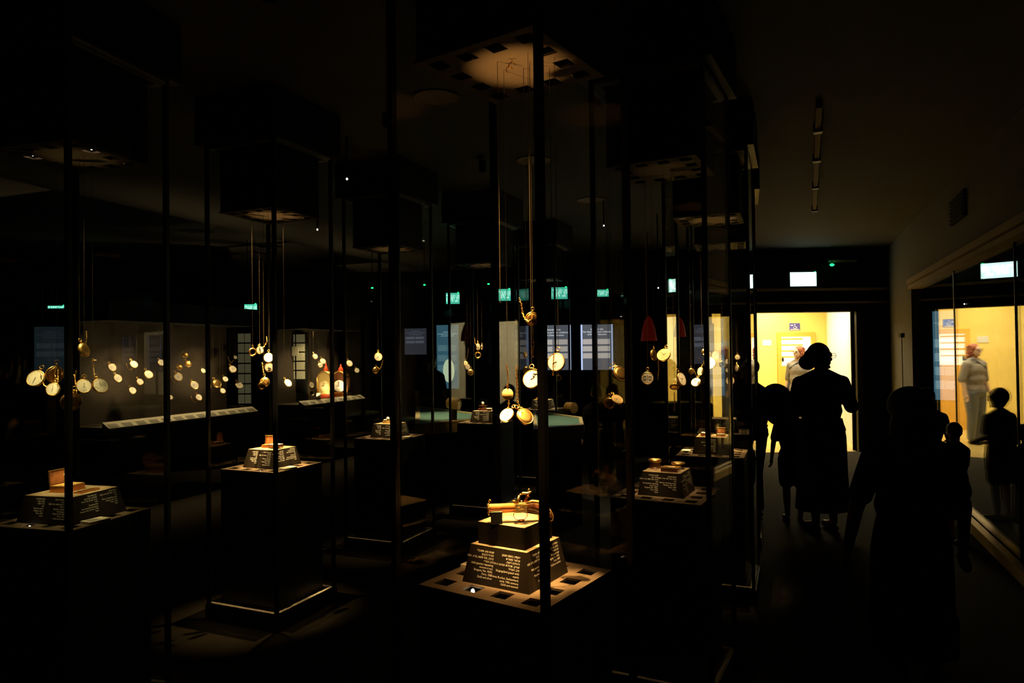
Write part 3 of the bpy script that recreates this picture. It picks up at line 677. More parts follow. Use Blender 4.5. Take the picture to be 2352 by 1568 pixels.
casket('E', -.045, 0, -3, .062, .05, .018, 0, 'flat pale-topped casket, left one in the aisle showcase', top_m='enamel', body_m='gold_red', name='flat_casket')
casket('E', .055, -.01, -3, .055, .045, .014, .04, 'small casket with raised lid, right one in the aisle showcase', top_m='enamel', body_m='gold_red')
# D: round boxes and square watch
def round_box(key, x, y, r, h, label, disc=False):
    o = thing('enamel_box', label, 'box', on_block(key, x, y), 0, 'round enamel boxes')
    if disc: MB().lathe([(r*.5, 0), (r*.35, .004), (r*.35, h*.5), (r*.8, h*.7), (0, h*.7)], 24).obj('stand', 'brown_enamel', o)
    else: MB().lathe([(0, 0), (r*1.03, 0), (r*1.03, .004), (r*.97, .006), (r*.97, h*.8), (0, h*.8)], 32).obj('box_body', 'brown_enamel', o, False)
    l_ = MB().lathe([(r*1.02, h*.72), (r*1.05, h*.8), (r*1.02, h), (r*.9, h*1.03), (0, h*1.0)], 32).obj('lid', 'gold', o, True)
    MB().lathe([(0, h*1.05), (r*.6, h*1.05), (r*.65, h*1.02)], 24).obj('lid_medallion', 'gilt_dial', l_)
round_box('D', -.062, .02, .030, .044, 'tall round brown enamel box with gilt lid, left one in its showcase')
round_box('D', .045, .05, .032, .030, 'low round gilt disc on a stand, behind the square travelling watch', True)
o = thing('square_watch', 'flat square gold travelling watch in front of the round gilt disc', 'watch', on_block('D', .032, -.035), -CASES['D'][2])
MB().box(-.04, .04, -.035, .035, 0, .016).obj('case', 'brown_enamel', o); MB().box(-.04, .04, -.035, .035, .016, .020).obj('face_plate', 'gold', o)
MB().box(-.02, .02, -.018, .018, .0200, .0212).obj('dial', 'gilt_dial', o); MB().ell((-.022, .04, .012), (.008, .006, .006)).obj('crown', 'gold', o, True)
# C: box with egg, S: dome, T: urn
o = thing('gilt_box', 'small gilt box topped by a white egg-shaped ornament, beside the thick post', 'box', on_block('C', -.03, 0), 0)
MB().lathe([(0, 0), (.040, 0), (.040, .012), (.034, .014), (.034, .022), (0, .022)], 8).obj('box_body', 'gold', o); MB().ell((.008, 0, .036), (.014, .012, .016)).ell((-.012, 0, .027), (.018, .01, .005)).obj('ornament', 'enamel', o, True)
o = thing('glass_dome', 'small glass dome over a white egg on a dark stand', 'dome', on_block('S', -.03, 0), 0)
MB().lathe([(0, 0), (.05, 0), (.05, .02), (.035, .024), (.035, .045), (.045, .048), (0, .05)], 24).obj('stand', 'brown_enamel', o)
MB().ell((0, 0, .070), (.015, .015, .019)).obj('egg', 'enamel', o, True)
b = MB(); b.lathe([(.046, .05), (.046, .075), (.040, .10), (.02, .118), (0, .121)], 24); b.obj('dome_cover', 'glass', o, True)
o = thing('round_watch_stand', 'tiny pale round watch lying on a low stand beside the glass dome', 'watch', on_block('S', .055, -.03), 0); MB().lathe([(0, 0), (.02, 0), (.02, .02), (0, .02)], 20).obj('stand', 'brown_enamel', o); MB().lathe([(.03, .02), (.03, .026), (0, .027)], 20).obj('dial', 'enamel', o)
o = thing('stepped_urn', 'small gold urn on a three-stepped gold base', 'urn', on_block('T', -.035, 0), -CASES['T'][2])
MB().box(-.05, .05, -.05, .05, 0, .012).box(-.04, .04, -.04, .04, .012, .024).box(-.03, .03, -.03, .03, .024, .036).obj('stepped_base', 'gold', o)
MB().lathe([(.006, .036), (.012, .045), (.02, .06), (.024, .075), (.018, .09), (.008, .10), (.004, .11), (0, .115)], 20).obj('urn_body', 'gold', o, True)
o = thing('small_figurine', 'tiny gold and white figurine right of the stepped urn', 'figurine', on_block('T', .05, -.02), 0); MB().ell((0, 0, .02), (.016, .012, .02)).ell((.008, 0, .045), (.009,)*3).obj('body', 'enamel', o, True)

# ------------------------------------------------------------------ hanging watches
WM = {}
def watch_meshes():
    b = MB(); b.lathe([(0, .004), (.90, .004), (.97, .06), (1.0, .16), (.98, .26), (.90, .34), (.6, .40), (0, .43)], 32); WM['case'] = b.mesh('case', 'gold', True)
    b = MB(); b.lathe([(.88, .02), (.90, -.01), (.96, -.015), (1.0, .03), (1.0, .09)], 32); WM['bezel'] = b.mesh('bezel', 'gold', True)
    def dial(sub):
        b = MB(); b.lathe([(0, -.012), (.5, -.008), (.89, .0), (.89, .01)], 32); b.mi = 1
        for i in range(12):
            a = i*math.pi/6; mx = Matrix.Rotation(a, 4, 'Z'); b.box(-.012, .012, .70, .80, -.012, -.004, mx)
        if sub == 1:
            for cx in (-.4, .4):
                for i in range(20):
                    a = i*math.pi/10; a2 = a + math.pi/10
                    b.tube([(cx + .27*math.cos(a), .05 + .27*math.sin(a), -.014), (cx + .27*math.cos(a2), .05 + .27*math.sin(a2), -.014)], .014, 4)
                b.ell((cx, .05, -.015), (.06, .06, .01), 1)
        if sub == 2:
            for i in range(16):
                a = i*math.pi/8; a2 = a + math.pi/8
                b.tube([(.28*math.cos(a), -.42 + .28*math.sin(a), -.014), (.28*math.cos(a2), -.42 + .28*math.sin(a2), -.014)], .012, 4)
        if sub == 3:
            for cx, cz, r in ((-.38, .0, .26), (.38, .05, .22), (0, -.45, .2)):
                for i in range(14):
                    a = i*math.pi/7; a2 = a + math.pi/7
                    b.tube([(cx + r*math.cos(a), cz + r*math.sin(a), -.014), (cx + r*math.cos(a2), cz + r*math.sin(a2), -.014)], .012, 4)
        return b
    for s_ in range(4): WM['dial%d' % s_] = dial(s_).mesh('dial', ['enamel', 'ink'])
    WM['dialg'] = dial(3).mesh('dial', ['gilt_dial', 'ink'])
    WM['back'] = MB().lathe([(0, -.05), (.5, -.04), (.89, .0), (.89, .01)], 32).mesh('back_cover', 'gold', True)
    WM['hour_hand'] = MB().box(-.025, .025, -.1, .42, -.035, -.025).ell((0, .3, -.03), (.05, .05, .008), 1).mesh('hand', 'ink')
    WM['minute_hand'] = MB().box(-.015, .015, -.14, .68, -.048, -.038).ell((0, 0, -.04), (.05, .05, .02), 1).mesh('hand', 'ink')
    WM['crown'] = MB().tube([(0, 1.0, .16), (0, 1.16, .16)], .09, 10).tube([(0, 1.14, .16), (0, 1.28, .16)], .14, 12).mesh('crown', 'gold', True)
    WM['bow'] = MB().tube([(.24*math.cos(t), 1.42 + .24*math.sin(t), .16) for t in [i*math.pi/8 for i in range(16)]], .045, 6, True).mesh('bow', 'gold', True)
    WM['ringcase'] = MB().lathe([(.62, .1), (.66, 0), (.85, -.06), (1.0, .05), (1.0, .3), (.85, .38), (.66, .32), (.62, .1)], 28).mesh('case', 'gold', True)
    b = MB(); b.lathe([(0, .0), (.9, .0), (1.0, .1), (.9, .22), (0, .24)], 28)
    for i in range(20): b.ell((1.0*math.cos(i*math.pi/10), 1.0*math.sin(i*math.pi/10), .1), (.09,)*3, 1)
    WM['pearl'] = b.mesh('case', 'gold_rough', True)
watch_meshes()
def chain_mesh(pts, r=.0011, link_l=.0036, mt='gold'):
    b = MB(); P = [Vector(p) for p in pts]; k = 0
    for p0, p1 in zip(P, P[1:]):
        d = p1 - p0; n = max(1, int(d.length/link_l)); q = d.to_track_quat('X', 'Z').to_matrix().to_4x4()
        for i in range(n):
            c_ = p0.lerp(p1, (i + .5)/n)
            mx = Matrix.Translation(c_) @ q @ Matrix.Rotation((k % 2)*math.pi/2, 4, 'X'); k += 1
            b.tube([(link_l*.62*math.cos(t), link_l*.40*math.sin(t), 0) for t in [j*math.pi/3 for j in range(6)]], r*.5, 4, True, mx)
    return b.mesh('chain', mt)
def key_mb(b, p, s=.010):
    b.tube([p, p + Vector((0, 0, -s*1.6))], s*.14, 6); b.ell(p + Vector((0, 0, -s*1.7)), (s*.28, s*.2, s*.4), 1)
    b.tube([p + Vector((s*.35*math.cos(t), 0, s*.35 + s*.35*math.sin(t))) for t in [i*math.pi/5 for i in range(10)]], s*.1, 5, True); return b
def watch(px, py, D, rpx, yaw, tilt, roll, style, label, group, top=None, chain=None, time=(2, 20), cat='watch', name='pocket_watch', crown=True):
    """yaw: turn of the face about the vertical, 0 = towards the camera; tilt: face up(+); roll: clockwise lean of the crown"""
    c = atD(px, py, D); r = rpx*D/F_PX
    face = math.atan2(c.x, c.y)
    rot = (Matrix.Rotation(-face + R(yaw), 3, 'Z') @ Matrix.Rotation(R(90) - R(tilt), 3, 'X') @ Matrix.Rotation(R(-roll), 3, 'Z'))
    # mesh: dial looks along -z, crown along +y
    fix = Matrix.Rotation(math.pi, 3, 'Y')
    rm_ = (rot @ fix).to_euler()
    o = thing(name, label, cat, c, 0, group)
    def part(nm, me, par=o, extra=None):
        q = link(nm, me, par)
        if par is o: q.rotation_euler = rm_; q.scale = (r, r, r)
        if extra is not None: q.rotation_euler = (0, 0, extra)
        return q
    if style == 'ring': part('case', WM['ringcase'])
    elif style == 'pearl': part('case', WM['pearl'])
    else:
        part('case', WM['case']); part('bezel', WM['bezel'])
        if style == 'back': part('back_cover', WM['back'])
        else:
            dd = part('dial', WM['dial' + str(style)])
            if rpx > 5: part('hand', WM['hour_hand'], dd, -time[0]*math.pi/6); part('hand', WM['minute_hand'], dd, -time[1]*math.pi/30)
    if crown: part('crown', WM['crown'])
    part('bow', WM['bow'])
    bowp = (rot @ fix) @ Vector((0, 1.6*r, .16*r))
    if top is None and not chain: top = TP
    if top:
        wp = bowp.copy(); q = link('hanging_wire', PROTO['hanging_wire'], o, wp); q.scale = (1, 1, max(.02, top - (c.z + wp.z)))
    if chain:
        pts = []
        for (cx, cy_, cd) in chain:
            pts.append(atD(cx, cy_, D + cd) - c)
        me = chain_mesh(pts, .0024 if rpx > 12 else .0028, .0052 if rpx > 12 else .008); link('chain', me, o)
    return o
GA = 'watches hanging in the pistol showcase'
watch(1222, 732, 2.10, 16, 20, -8, 4, 'back', 'smooth gold watch with a looping chain, highest in the pistol showcase', GA, TP, [(1192, 684, 0), (1197, 697, 0), (1200, 718, 0), (1206, 733, -.01), (1214, 738, -.02), (1221, 733, -.03), (1223, 721, 0)])
watch(1277, 831, 2.06, 21.5, -20, 12, 4, 0, 'largest and brightest white-dialled watch, right of the front post', GA, TP, [(1272, 812, -.02), (1271, 840, -.03), (1271, 862, -.03)], (4, 30))
watch(1221, 870, 2.02, 22, -16, 20, -6, 0, 'big round gilt-edged white watch left of the front post', GA, TP, [(1224, 846, 0), (1232, 850, 0), (1240, 843, 0), (1242, 832, 0), (1252, 830, 0), (1262, 820, 0)], (10, 48))
watch(1166, 905, 2.16, 13, 10, 0, 2, 'pearl', 'small bead-edged ornate watch on a thick chain', GA, TP, [(1163, 835, 0), (1166, 855, 0), (1167, 878, 0), (1165, 890, 0)], crown=False)
watch(1163, 952, 2.10, 18, -34, 34, 22, 0, 'tilted white-faced watch lowest on the left in the pistol showcase', GA, None, [(1169, 920, 0), (1168, 934, 0), (1166, 940, 0)], (9, 15))
watch(1207, 955, 2.08, 21, 32, 34, -26, 'back', 'open gold watch case with a tiny inner dial, lowest on the right', GA, None, [(1187, 840, 0), (1186, 862, 0), (1188, 890, 0), (1188, 920, 0), (1193, 934, 0), (1200, 938, 0)])
o = thing('watch_key_chain', 'short gold chain of keys above the big round watch', 'chain', atD(1224, 778, 2.12), 0, GA)
p0 = atD(1224, 778, 2.12); me = chain_mesh([Vector((0, 0, 0)), atD(1226, 795, 2.12) - p0, atD(1222, 812, 2.12) - p0], .002, .006); link('chain', me, o)
key_mb(MB(), atD(1224, 806, 2.12) - p0, .010).obj('key', 'gold', o, True); q = link('hanging_wire', PROTO['hanging_wire'], o); q.scale = (1, 1, TP - p0.z)
# extra bare wires and two hooks
for i, (px, lb) in enumerate(((1148, 'leftmost bare hanging wire in the pistol showcase'), (1268, 'bare hanging wire right of the front post'), (1208, 'slanting bare wire beside the middle hooks'))):
    p0 = atD(px, 600, 2.15 if i else 2.10)
    hw_ = thing('hanging_cord', lb, 'wire', (p0.x, p0.y, 1.75), 0, 'bare wires hanging from the lamp panel')
    q = link('hanging_wire', PROTO['hanging_wire'], hw_); q.scale = (1.3, 1.3, TP - 1.75)
for px, py, lb in ((1176, 150, 'small gold S-hook on the underside of the nearest lamp panel, right one'), (1170, 160, 'small gold ring hook on the nearest lamp panel, left one')):
    p0 = atZ(px, py, TP - .02); 
    tag(MB().tube([(.010*math.cos(t), 0, .010*math.sin(t)) for t in [i*.5 for i in range(10)]], .0015, 6).tube([(0, 0, .01), (0, 0, .022)], .0015, 6).obj('hook', 'gold', None, True, p0), lb, 'hook', 'hooks under the nearest lamp panel')
GL = 'watches hanging in the leftmost showcase'; DL = 3.05
watch(81, 868, DL, 20, -30, 24, 12, 0, 'leftmost white-faced watch, tilted to the left', GL, TP, [(92, 850, 0), (97, 872, 0), (101, 884, 0), (110, 890, 0)], (6, 30))
watch(127, 860, DL + .05, 20, 25, -4, 8, 'back', 'gold watch back showing behind a chain, left of the leftmost post', GL, TP, [(128, 842, -.04), (126, 860, -.04), (128, 878, -.04), (132, 888, -.04), (133, 850, -.04)])
watch(121, 893, DL - .06, 15, -22, 14, 10, 0, 'small white-faced watch under the gold watch back', GL, None, [(132, 888, 0), (133, 862, 0)], (6, 2))
watch(195, 803, DL, 17, 54, 16, -8, 'back', 'gold watch turned edge-on, highest in the leftmost showcase', GL, TP, [(198, 760, 0), (199, 775, 0), (197, 790, 0)])
watch(193, 886, DL - .05, 16.5, 14, 14, 6, 2, 'white-faced watch just right of the leftmost post', GL, TP, [(175, 850, 0), (172, 875, 0), (176, 890, 0)], (12, 30))
watch(232, 885, DL, 18, 30, 20, -12, 1, 'watch with two small subdials, rightmost in the leftmost showcase', GL, None, [(214, 826, 0), (215, 850, 0), (218, 872, 0)], (12, 0))
watch(164, 923, DL, 22, 14, -14, 10, 'back', 'large dark gold watch back, lowest in the leftmost showcase', GL, None, [(176, 902, 0), (174, 880, 0), (170, 860, 0)])
o = thing('watch_key', 'small gold crossed key hanging above the subdial watch', 'key', atD(213, 828, DL), 0, GL); key_mb(MB().tube([(-.012, 0, 0), (.016, 0, .002)], .0015, 6), Vector((0, 0, 0)), .014).obj('key_body', 'gold', o, True); q = link('hanging_wire', PROTO['hanging_wire'], o); q.scale = (1, 1, TP - o.location.z)
GB = 'watches hanging in the full-height pedestal showcase'; DB = 4.32
watch(581, 808, DB, 9.5, 25, 0, 0, 'ring', 'open ring-shaped gold case, far left in the pedestal showcase', GB, None)
watch(597, 804, DB - .04, 8.5, 15, 0, 0, 2, 'small round watch beside the ring-shaped case', GB, TP, [(612, 772, 0), (613, 785, 0), (606, 796, 0), (598, 798, 0), (592, 792, 0)])
watch(617, 821, DB, 11, 0, 8, 0, 0, 'glowing white watch partly behind the pedestal showcase post, upper', GB, TP)
watch(619, 843, DB, 11, 0, -4, 0, 2, 'glowing gold watch below the upper glowing one, at the post', GB, None)
watch(608, 877, DB + .04, 11, -10, 0, -4, 'back', 'gold watch back hanging low on a straight chain', GB, TP, [(602, 832, 0), (604, 848, 0), (606, 860, 0)])
watch(602, 886, DB - .05, 9, 25, -10, 14, 'back', 'lowest dark gold watch back in the pedestal showcase', GB, None)
watch(662, 879, DB, 9.5, 34, 26, -20, 0, 'tilted cream watch alone right of the pedestal showcase post', GB, TP)
GD = 'watches hanging in the enamel-box showcase'; DD = 3.38
watch(1487, 868, DD, 14.5, 0, 2, 2, 1, 'round cream watch with two subdials, hanging low on the left', GD, TP, None, (12, 0))
watch(1524, 814, DD - .05, 16, -18, 30, 6, 'g', 'yellow-dialled watch with several small subdials', GD, TP, None, (10, 10))
watch(1503, 815, DD + .05, 13, 60, 8, 20, 'back', 'dark watch seen edge-on behind the yellow-dialled one', GD, TP, [(1512, 826, 0), (1513, 850, 0), (1511, 872, 0)])
watch(1567, 870, DD, 16, 58, 16, -14, 0, 'watch turned edge-on right of the bright door strip', GD, TP)
watch(1549, 889, DD, 11, 0, -50, 0, 'back', 'dark flat watch seen from its edge, with a long key chain below', GD, TP, [(1549, 900, 0), (1549, 945, 0)])
watch(1426, 857, DD + .02, 19, 34, 30, -20, 'back', 'large smooth gold watch tilted downward, right of the white text panels', GD, TP, [(1398, 846, 0), (1408, 842, 0), (1418, 840, 0)])
watch(1399, 926, DD, 13, -10, 0, 0, 'ring', 'open ring-shaped gold case hanging low, right of the brass drum', GD, TP)
watch(1418, 916, DD - .04, 14, 30, 45, -10, 'g', 'flat-lying gilt watch beside the low ring-shaped case', GD, TP)
GE = 'watches hanging in the aisle showcase'; DE = 4.75
for i, (px, py, r_, yw, tl, rl, st, lb) in enumerate(((1630, 833, 14, 0, 10, 0, 0, 'brightest wide-faced watch at the front post of the aisle showcase'), (1645, 815, 10, -10, 0, 0, 0, 'bright watch up right of the brightest one'),
    (1607, 852, 10, -58, 12, 14, 2, 'narrow tilted watch left of the brightest one'), (1598, 877, 11, -18, 32, 8, 2, 'lowest left watch with a gilt rim in the aisle showcase'), (1677, 874, 10, 0, -2, 0, 3, 'lowest right gold watch in the aisle showcase'),
    (1588, 852, 7, 20, 0, 0, 'back', 'faint little gold watch at the far left of the aisle showcase'), (1694, 820, 6, 0, 0, 0, 2, 'small watch at the far right of the aisle showcase'), (1672, 830, 6, 20, 0, 0, 0, 'small bright watch between the two right ones'),
    (1618, 808, 7, 20, 0, 0, 'back', 'small gold watch back high on the left of the aisle showcase'), (1692, 845, 8, -60, 0, -10, 2, 'narrow edge-on watch low at the far right'), (1672, 850, 5, 0, 0, 0, 0, 'tiniest bright watch, low between the right ones'), (1660, 836, 8, 30, 0, 0, 'ring', 'open ring-shaped watch in the middle of the aisle showcase'))):
    watch(px, py, DE + .05*math.sin(i*2.1), r_, yw, tl, rl, st, lb, GE, TP if i % 2 == 0 else None, [(px - 3, py - 26, 0), (px + 1, py - 16, 0)] if i in (0, 3, 4) else None)
GC_ = 'watches hanging in the post-hidden showcase'; DC = 5.9
watch(869, 819, DC, 9.5, 8, 4, 0, 2, 'larger cream watch left of the thick post', GC_, TP)
watch(863, 850, DC, 7.5, 10, 0, 8, 'back', 'smaller gold watch below the larger cream one, on a chain', GC_, None, [(866, 842, 0), (872, 848, 0), (878, 836, 0), (880, 826, 0)])
watch(912, 735, 5.6, 9, 60, 0, 4, 'ring', 'dark copper ring-shaped case hanging high right of the thick post', GC_, TP, [(906, 702, 0), (907, 720, 0), (910, 742, 0)])
GS = 'watches hanging in the domed-glass showcase'; DS_ = 7.0
watch(1099, 796, DS_, 8, 60, 0, 0, 2, 'pale watch turned sideways, highest in the domed-glass showcase', GS, TP, [(1090, 775, 0), (1091, 788, 0), (1096, 792, 0)])
watch(1098, 815, DS_, 7.5, 10, 0, 0, 'ring', 'small ring-shaped gold case below the sideways watch', GS, None)
watch(1070, 835, DS_, 7, 50, 6, 10, 2, 'narrow bright watch at the left in the domed-glass showcase', GS, TP, [(1076, 798, 0), (1074, 815, 0), (1071, 825, 0)])
watch(1074, 842, DS_ - .05, 7, 30, 4, 6, 0, 'bright oval watch just below the narrow one', GS, None)
watch(1081, 855, DS_, 7.5, 10, 0, 4, 'back', 'lowest gold watch in the domed-glass showcase', GS, TP)
watch(1108, 797, DS_, 6, 75, 0, 0, 'back', 'thin gold crescent, rightmost in the domed-glass showcase', GS, None)
GT = 'watches hanging in the farthest showcase'
watch(1209, 850, 8.6, 9, 5, 0, 4, 'back', 'dim grey-gold watch low at the left in the farthest showcase', GT, TP)
watch(1208, 815, 8.6, 8, 60, 0, 4, 'back', 'dim narrow watch above the grey-gold one in the farthest showcase', GT, TP)
watch(1283, 868, 8.5, 8, 20, 0, 0, 'back', 'faint small gold watch under the brightest big watch', GT, TP)

# ------------------------------------------------------------------ left wall cases
d = Vector((1.67, 4.4, 0)).normalized(); nl = Vector((-d.y, d.x, 0)); P0 = Vector((-4.1, 7.1, 0)); al = math.atan2(d.y, d.x)
def on_line(px, off=0.0):
    k = (px - 1176)/F_PX   # X = k*Y
    p = P0 + nl*off; s_ = (k*p.y - p.x)/(d.x - k*d.y); return p + d*s_, s_
def s_of(px): return on_line(px)[1]
def wall_case(px0, px1, label, backing='case_back', power=3.0):
    s0, s1 = s_of(px0), s_of(px1); L = s1 - s0
    t = thing('wall_case', label, 'display case', P0 + d*s0, al, 'lit wall cases along the far left')
    MB().box(0, L, 0, .55, .50, .86).obj('case_base', 'black', t)
    MB().box(0, L, .52, .55, .86, 1.98).obj('back_panel', backing, t)
    MB().box(0, L, 0, .55, 1.98, 2.2).obj('top_board', 'black', t)
    b = MB(); n = int(L/.16)
    b.hexa([(0, 0, .86), (L, 0, .86), (L, .10, .86), (0, .10, .86)], [(0, .0, .875), (L, .0, .875), (L, .10, .935), (0, .10, .935)])
    b.mi = 1
    for i in range(n):
        x = i*L/n + .02; b.hexa([(x, .012, .8835), (x + .11, .012, .8835), (x + .11, .06, .9123), (x, .06, .9123)], [(x, .010, .885), (x + .11, .010, .885), (x + .11, .058, .914), (x, .058, .914)])
    b.obj('caption_rail', ['caption_cream', 'caption_grey'], t)
    MB().box(0, L, .10, .52, .86, .88).obj('shelf', 'case_back', t)
    MB().box(0.01, L - .01, .004, .012, .94, 1.98).obj('glass_pane', 'glass', t)
    n = max(2, int(L/.9))
    for i in range(n):
        p = t.matrix_world @ Vector(((i + .5)*L/n, .10, 1.96)); q = t.matrix_world @ Vector(((i + .5)*L/n, .25, 1.0))
        spot('case_light', p, q, power, (1.0, .70, .32), 110, 1.0, .02)
        p = t.matrix_world @ Vector(((i + .5)*L/n, .06, .95)); q = t.matrix_world @ Vector(((i + .5)*L/n, .3, 1.6))
        spot('case_light', p, q, power*.55, (1.0, .72, .34), 120, 1.0, .02)
    return t, L
wall_case(250, 592, 'long lit wall case full of small hanging watches, far left', power=42)
wall_case(698, 838, 'shorter lit wall case holding the arched clock', power=38)
wl_pts = [(258, 843, 8.5, 0), (271, 868, 8.5, 0), (308, 836, 8, 0), (305, 896, 7.5, 0), (322, 876, 7, 0), (342, 859, 9, 0), (371, 832, 7, 0), (392, 912, 5, 0), (410, 865, 9, 0), (413, 843, 6, 1), (426, 815, 6, 1), (432, 835, 7, 1), (447, 884, 9, 0), (457, 912, 7, 0), (467, 851, 5, 0), (479, 886, 6, 1), (499, 880, 9, 1), (512, 897, 6, 0), (518, 870, 6, 0), (535, 847, 8, 0), (550, 884, 8, 0), (541, 820, 4, 0)]
ords = 'first second third fourth fifth sixth seventh eighth ninth tenth eleventh twelfth thirteenth fourteenth fifteenth sixteenth seventeenth eighteenth nineteenth twentieth twenty-first twenty-second'.split()
wl_pts.sort()
for i, (px, py, r_, kind_) in enumerate(wl_pts):
    p, _ = on_line(px, .26); lb = ('dark gold watch' if kind_ else ('larger pale-faced watch' if r_ > 7 else 'small pale-faced watch')) + ' in the long far-left wall case, %s from its left end' % ords[i]
    ch = [(px - 4, py + r_ + 2, 0), (px - 9, py + 13, 0), (px - 15, py + 8, 0), (px - 18, py - 2, 0)] if i in (3, 8, 13, 20) else None
    watch(px, py, p.y, r_*1.12, 30, 26, -18, 'back' if kind_ else 0, lb, 'watches in the long far-left wall case', 1.98, ch)
for i, (px, py, r_, lb) in enumerate(((724, 818, 6, 'pale tilted watch at the upper left of the arched-clock case'), (742, 829, 6.5, 'pale round watch just left of the arched clock, upper'), (736, 838, 5.5, 'pale small watch just left of the arched clock, lower'), (803, 834, 7, 'greenish pale watch right of the arched clock'), (820, 850, 5.5, 'small yellow watch farthest right in the arched-clock case'), (716, 883, 5.5, 'small yellow watch low at the left of the arched-clock case'), (716, 902, 5, 'lowest greenish watch at the left of the arched-clock case'))):
    p, _ = on_line(px, .10); watch(px, py, p.y, r_*1.1, 26, 22, -12, 0, lb, 'watches in the arched-clock wall case', 1.98)
# arched clock and ornate gilt clock on the second case
def arch_clock(px, wid, hgt, label, ornate):
    p, _ = on_line(px, .28); q = p - d*.75 - nl*.10; spot('clock_fill_light', (q.x, q.y, 1.94), (p.x, p.y, 1.15), 24, (1.0, .78, .38), 40, 1.0, .02); spot('clock_fill_light', (q.x, q.y, .96), (p.x, p.y, 1.2), 9, (1.0, .78, .38), 45, 1.0, .02); t = thing('mantel_clock', label, 'clock', (p.x, p.y, .88), R(-12))  # both spots are added inside the case to brighten the clock
    bm_ = 'gold_rough' if ornate else 'gold'
    MB().box(-wid/2, wid/2, -.09, .09, .04, .10).obj('base', 'red_enamel' if ornate else bm_, t)
    for sx_ in (-1, 1):
        MB().ell((sx_*wid*.45, -.07, .03), (.025, .025, .035), 2).obj('foot', 'gold', t, True)
        MB().tube([(sx_*wid*.46, -.08, .10), (sx_*wid*.46, -.08, hgt*.6)], .011, 10).obj('column', 'gold', t, True)
    b = MB(); n = 14; w2 = wid*.42
    prof = [(-w2, .10), (w2, .10), (w2, hgt*.58)] + [(w2*math.cos(a_), hgt*.58 + w2*math.sin(a_)) for a_ in [math.pi*i/n for i in range(1, n)]] + [(-w2, hgt*.58)]
    f = [b.bm.verts.new((x, -.06, z)) for x, z in prof]; g = [b.bm.verts.new((x, .07, z)) for x, z in prof]
    b.bm.faces.new(f); b.bm.faces.new(g[::-1])
    for i in range(len(f)): j = (i + 1) % len(f); b.bm.faces.new((f[i], g[i], g[j], f[j]))
    body = b.obj('body', 'gold_rough' if ornate else 'brown_enamel', t)
    MB().tube([(x, -.065, z) for x, z in prof], .012, 8, True).obj('frame', 'gold', body, True)
    MB().lathe([(0, .004), (w2*.72, .002), (w2*.78, -.004), (0, -.004)], 28, Matrix.Translation((0, -.066, hgt*.38)) @ Matrix.Rotation(R(90), 4, 'X')).obj('dial', 'gilt_dial' if ornate else 'enamel', body)
    MB().box(-.003, .003, -.076, -.071, hgt*.38, hgt*.38 + w2*.6).obj('hand', 'ink', body); MB().box(-w2*.4, 0, -.076, -.071, hgt*.38 - .003, hgt*.38 + .003).obj('hand', 'ink', body)
    MB().lathe([(w2*.35, hgt*.58 + w2), (w2*.38, hgt*.62 + w2), (w2*.2, hgt*.70 + w2), (.01, hgt*.74 + w2), (.012, hgt*.78 + w2), (0, hgt*.80 + w2)], 20).obj('finial', 'red_enamel', t, True)
arch_clock(782, .30, .55, 'tall arched clock with a pale dial and red finial in the second wall case', False)
arch_clock(748, .24, .62, 'ornate gilt clock with red base left of the arched clock', True)
p, _ = on_line(730, .10); tag(MB().hexa([(-.035, -.005, 0), (.035, -.005, 0), (.035, .005, 0), (-.035, .005, 0)], [(-.03, .02, .09), (.03, .02, .09), (.03, .026, .09), (-.03, .026, .09)]).obj('caption_card', 'caption_cream', None, False, (p.x, p.y, .935)), 'small leaning cream caption card before the ornate gilt clock', 'card')
# paned doors behind
def lattice(px0, px1, py0, py1, D, nx, ny, label, m_='pane_dim'):
    a, b_ = atD(px0, py1, D), atD(px1, py0, D); W, H = b_.x - a.x, b_.z - a.z
    t = thing('lattice_door', label, 'door', (a.x, D, a.z), 0, 'dim paned doors at the back')
    MB().box(0, W, .02, .05, 0, H).obj('backing', 'black_matt', t)
    for i in range(nx):
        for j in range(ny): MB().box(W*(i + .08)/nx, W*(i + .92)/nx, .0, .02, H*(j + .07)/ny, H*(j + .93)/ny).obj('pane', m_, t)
    MB().box(-.03, W + .03, .05, .09, 0 - a.z, H + .03).obj('frame', 'black', t)
    return t
lattice(546, 576, 764, 928, 10.6, 2, 7, 'dim paned door seen between the two wall cases, left one')
lattice(656, 701, 766, 872, 10.6, 2, 5, 'dim paned door with a pale notice on it, right one')
c = atD(678, 806, 10.55); tag(MB().box(-.05, .05, -.01, .01, -.07, .07).obj('paper_notice', 'caption_cream', None, False, c), 'pale paper notice fixed on the right paned door', 'notice')
lattice(285, 338, 775, 848, 10.7, 2, 3, 'dim paned window high behind the long wall case')

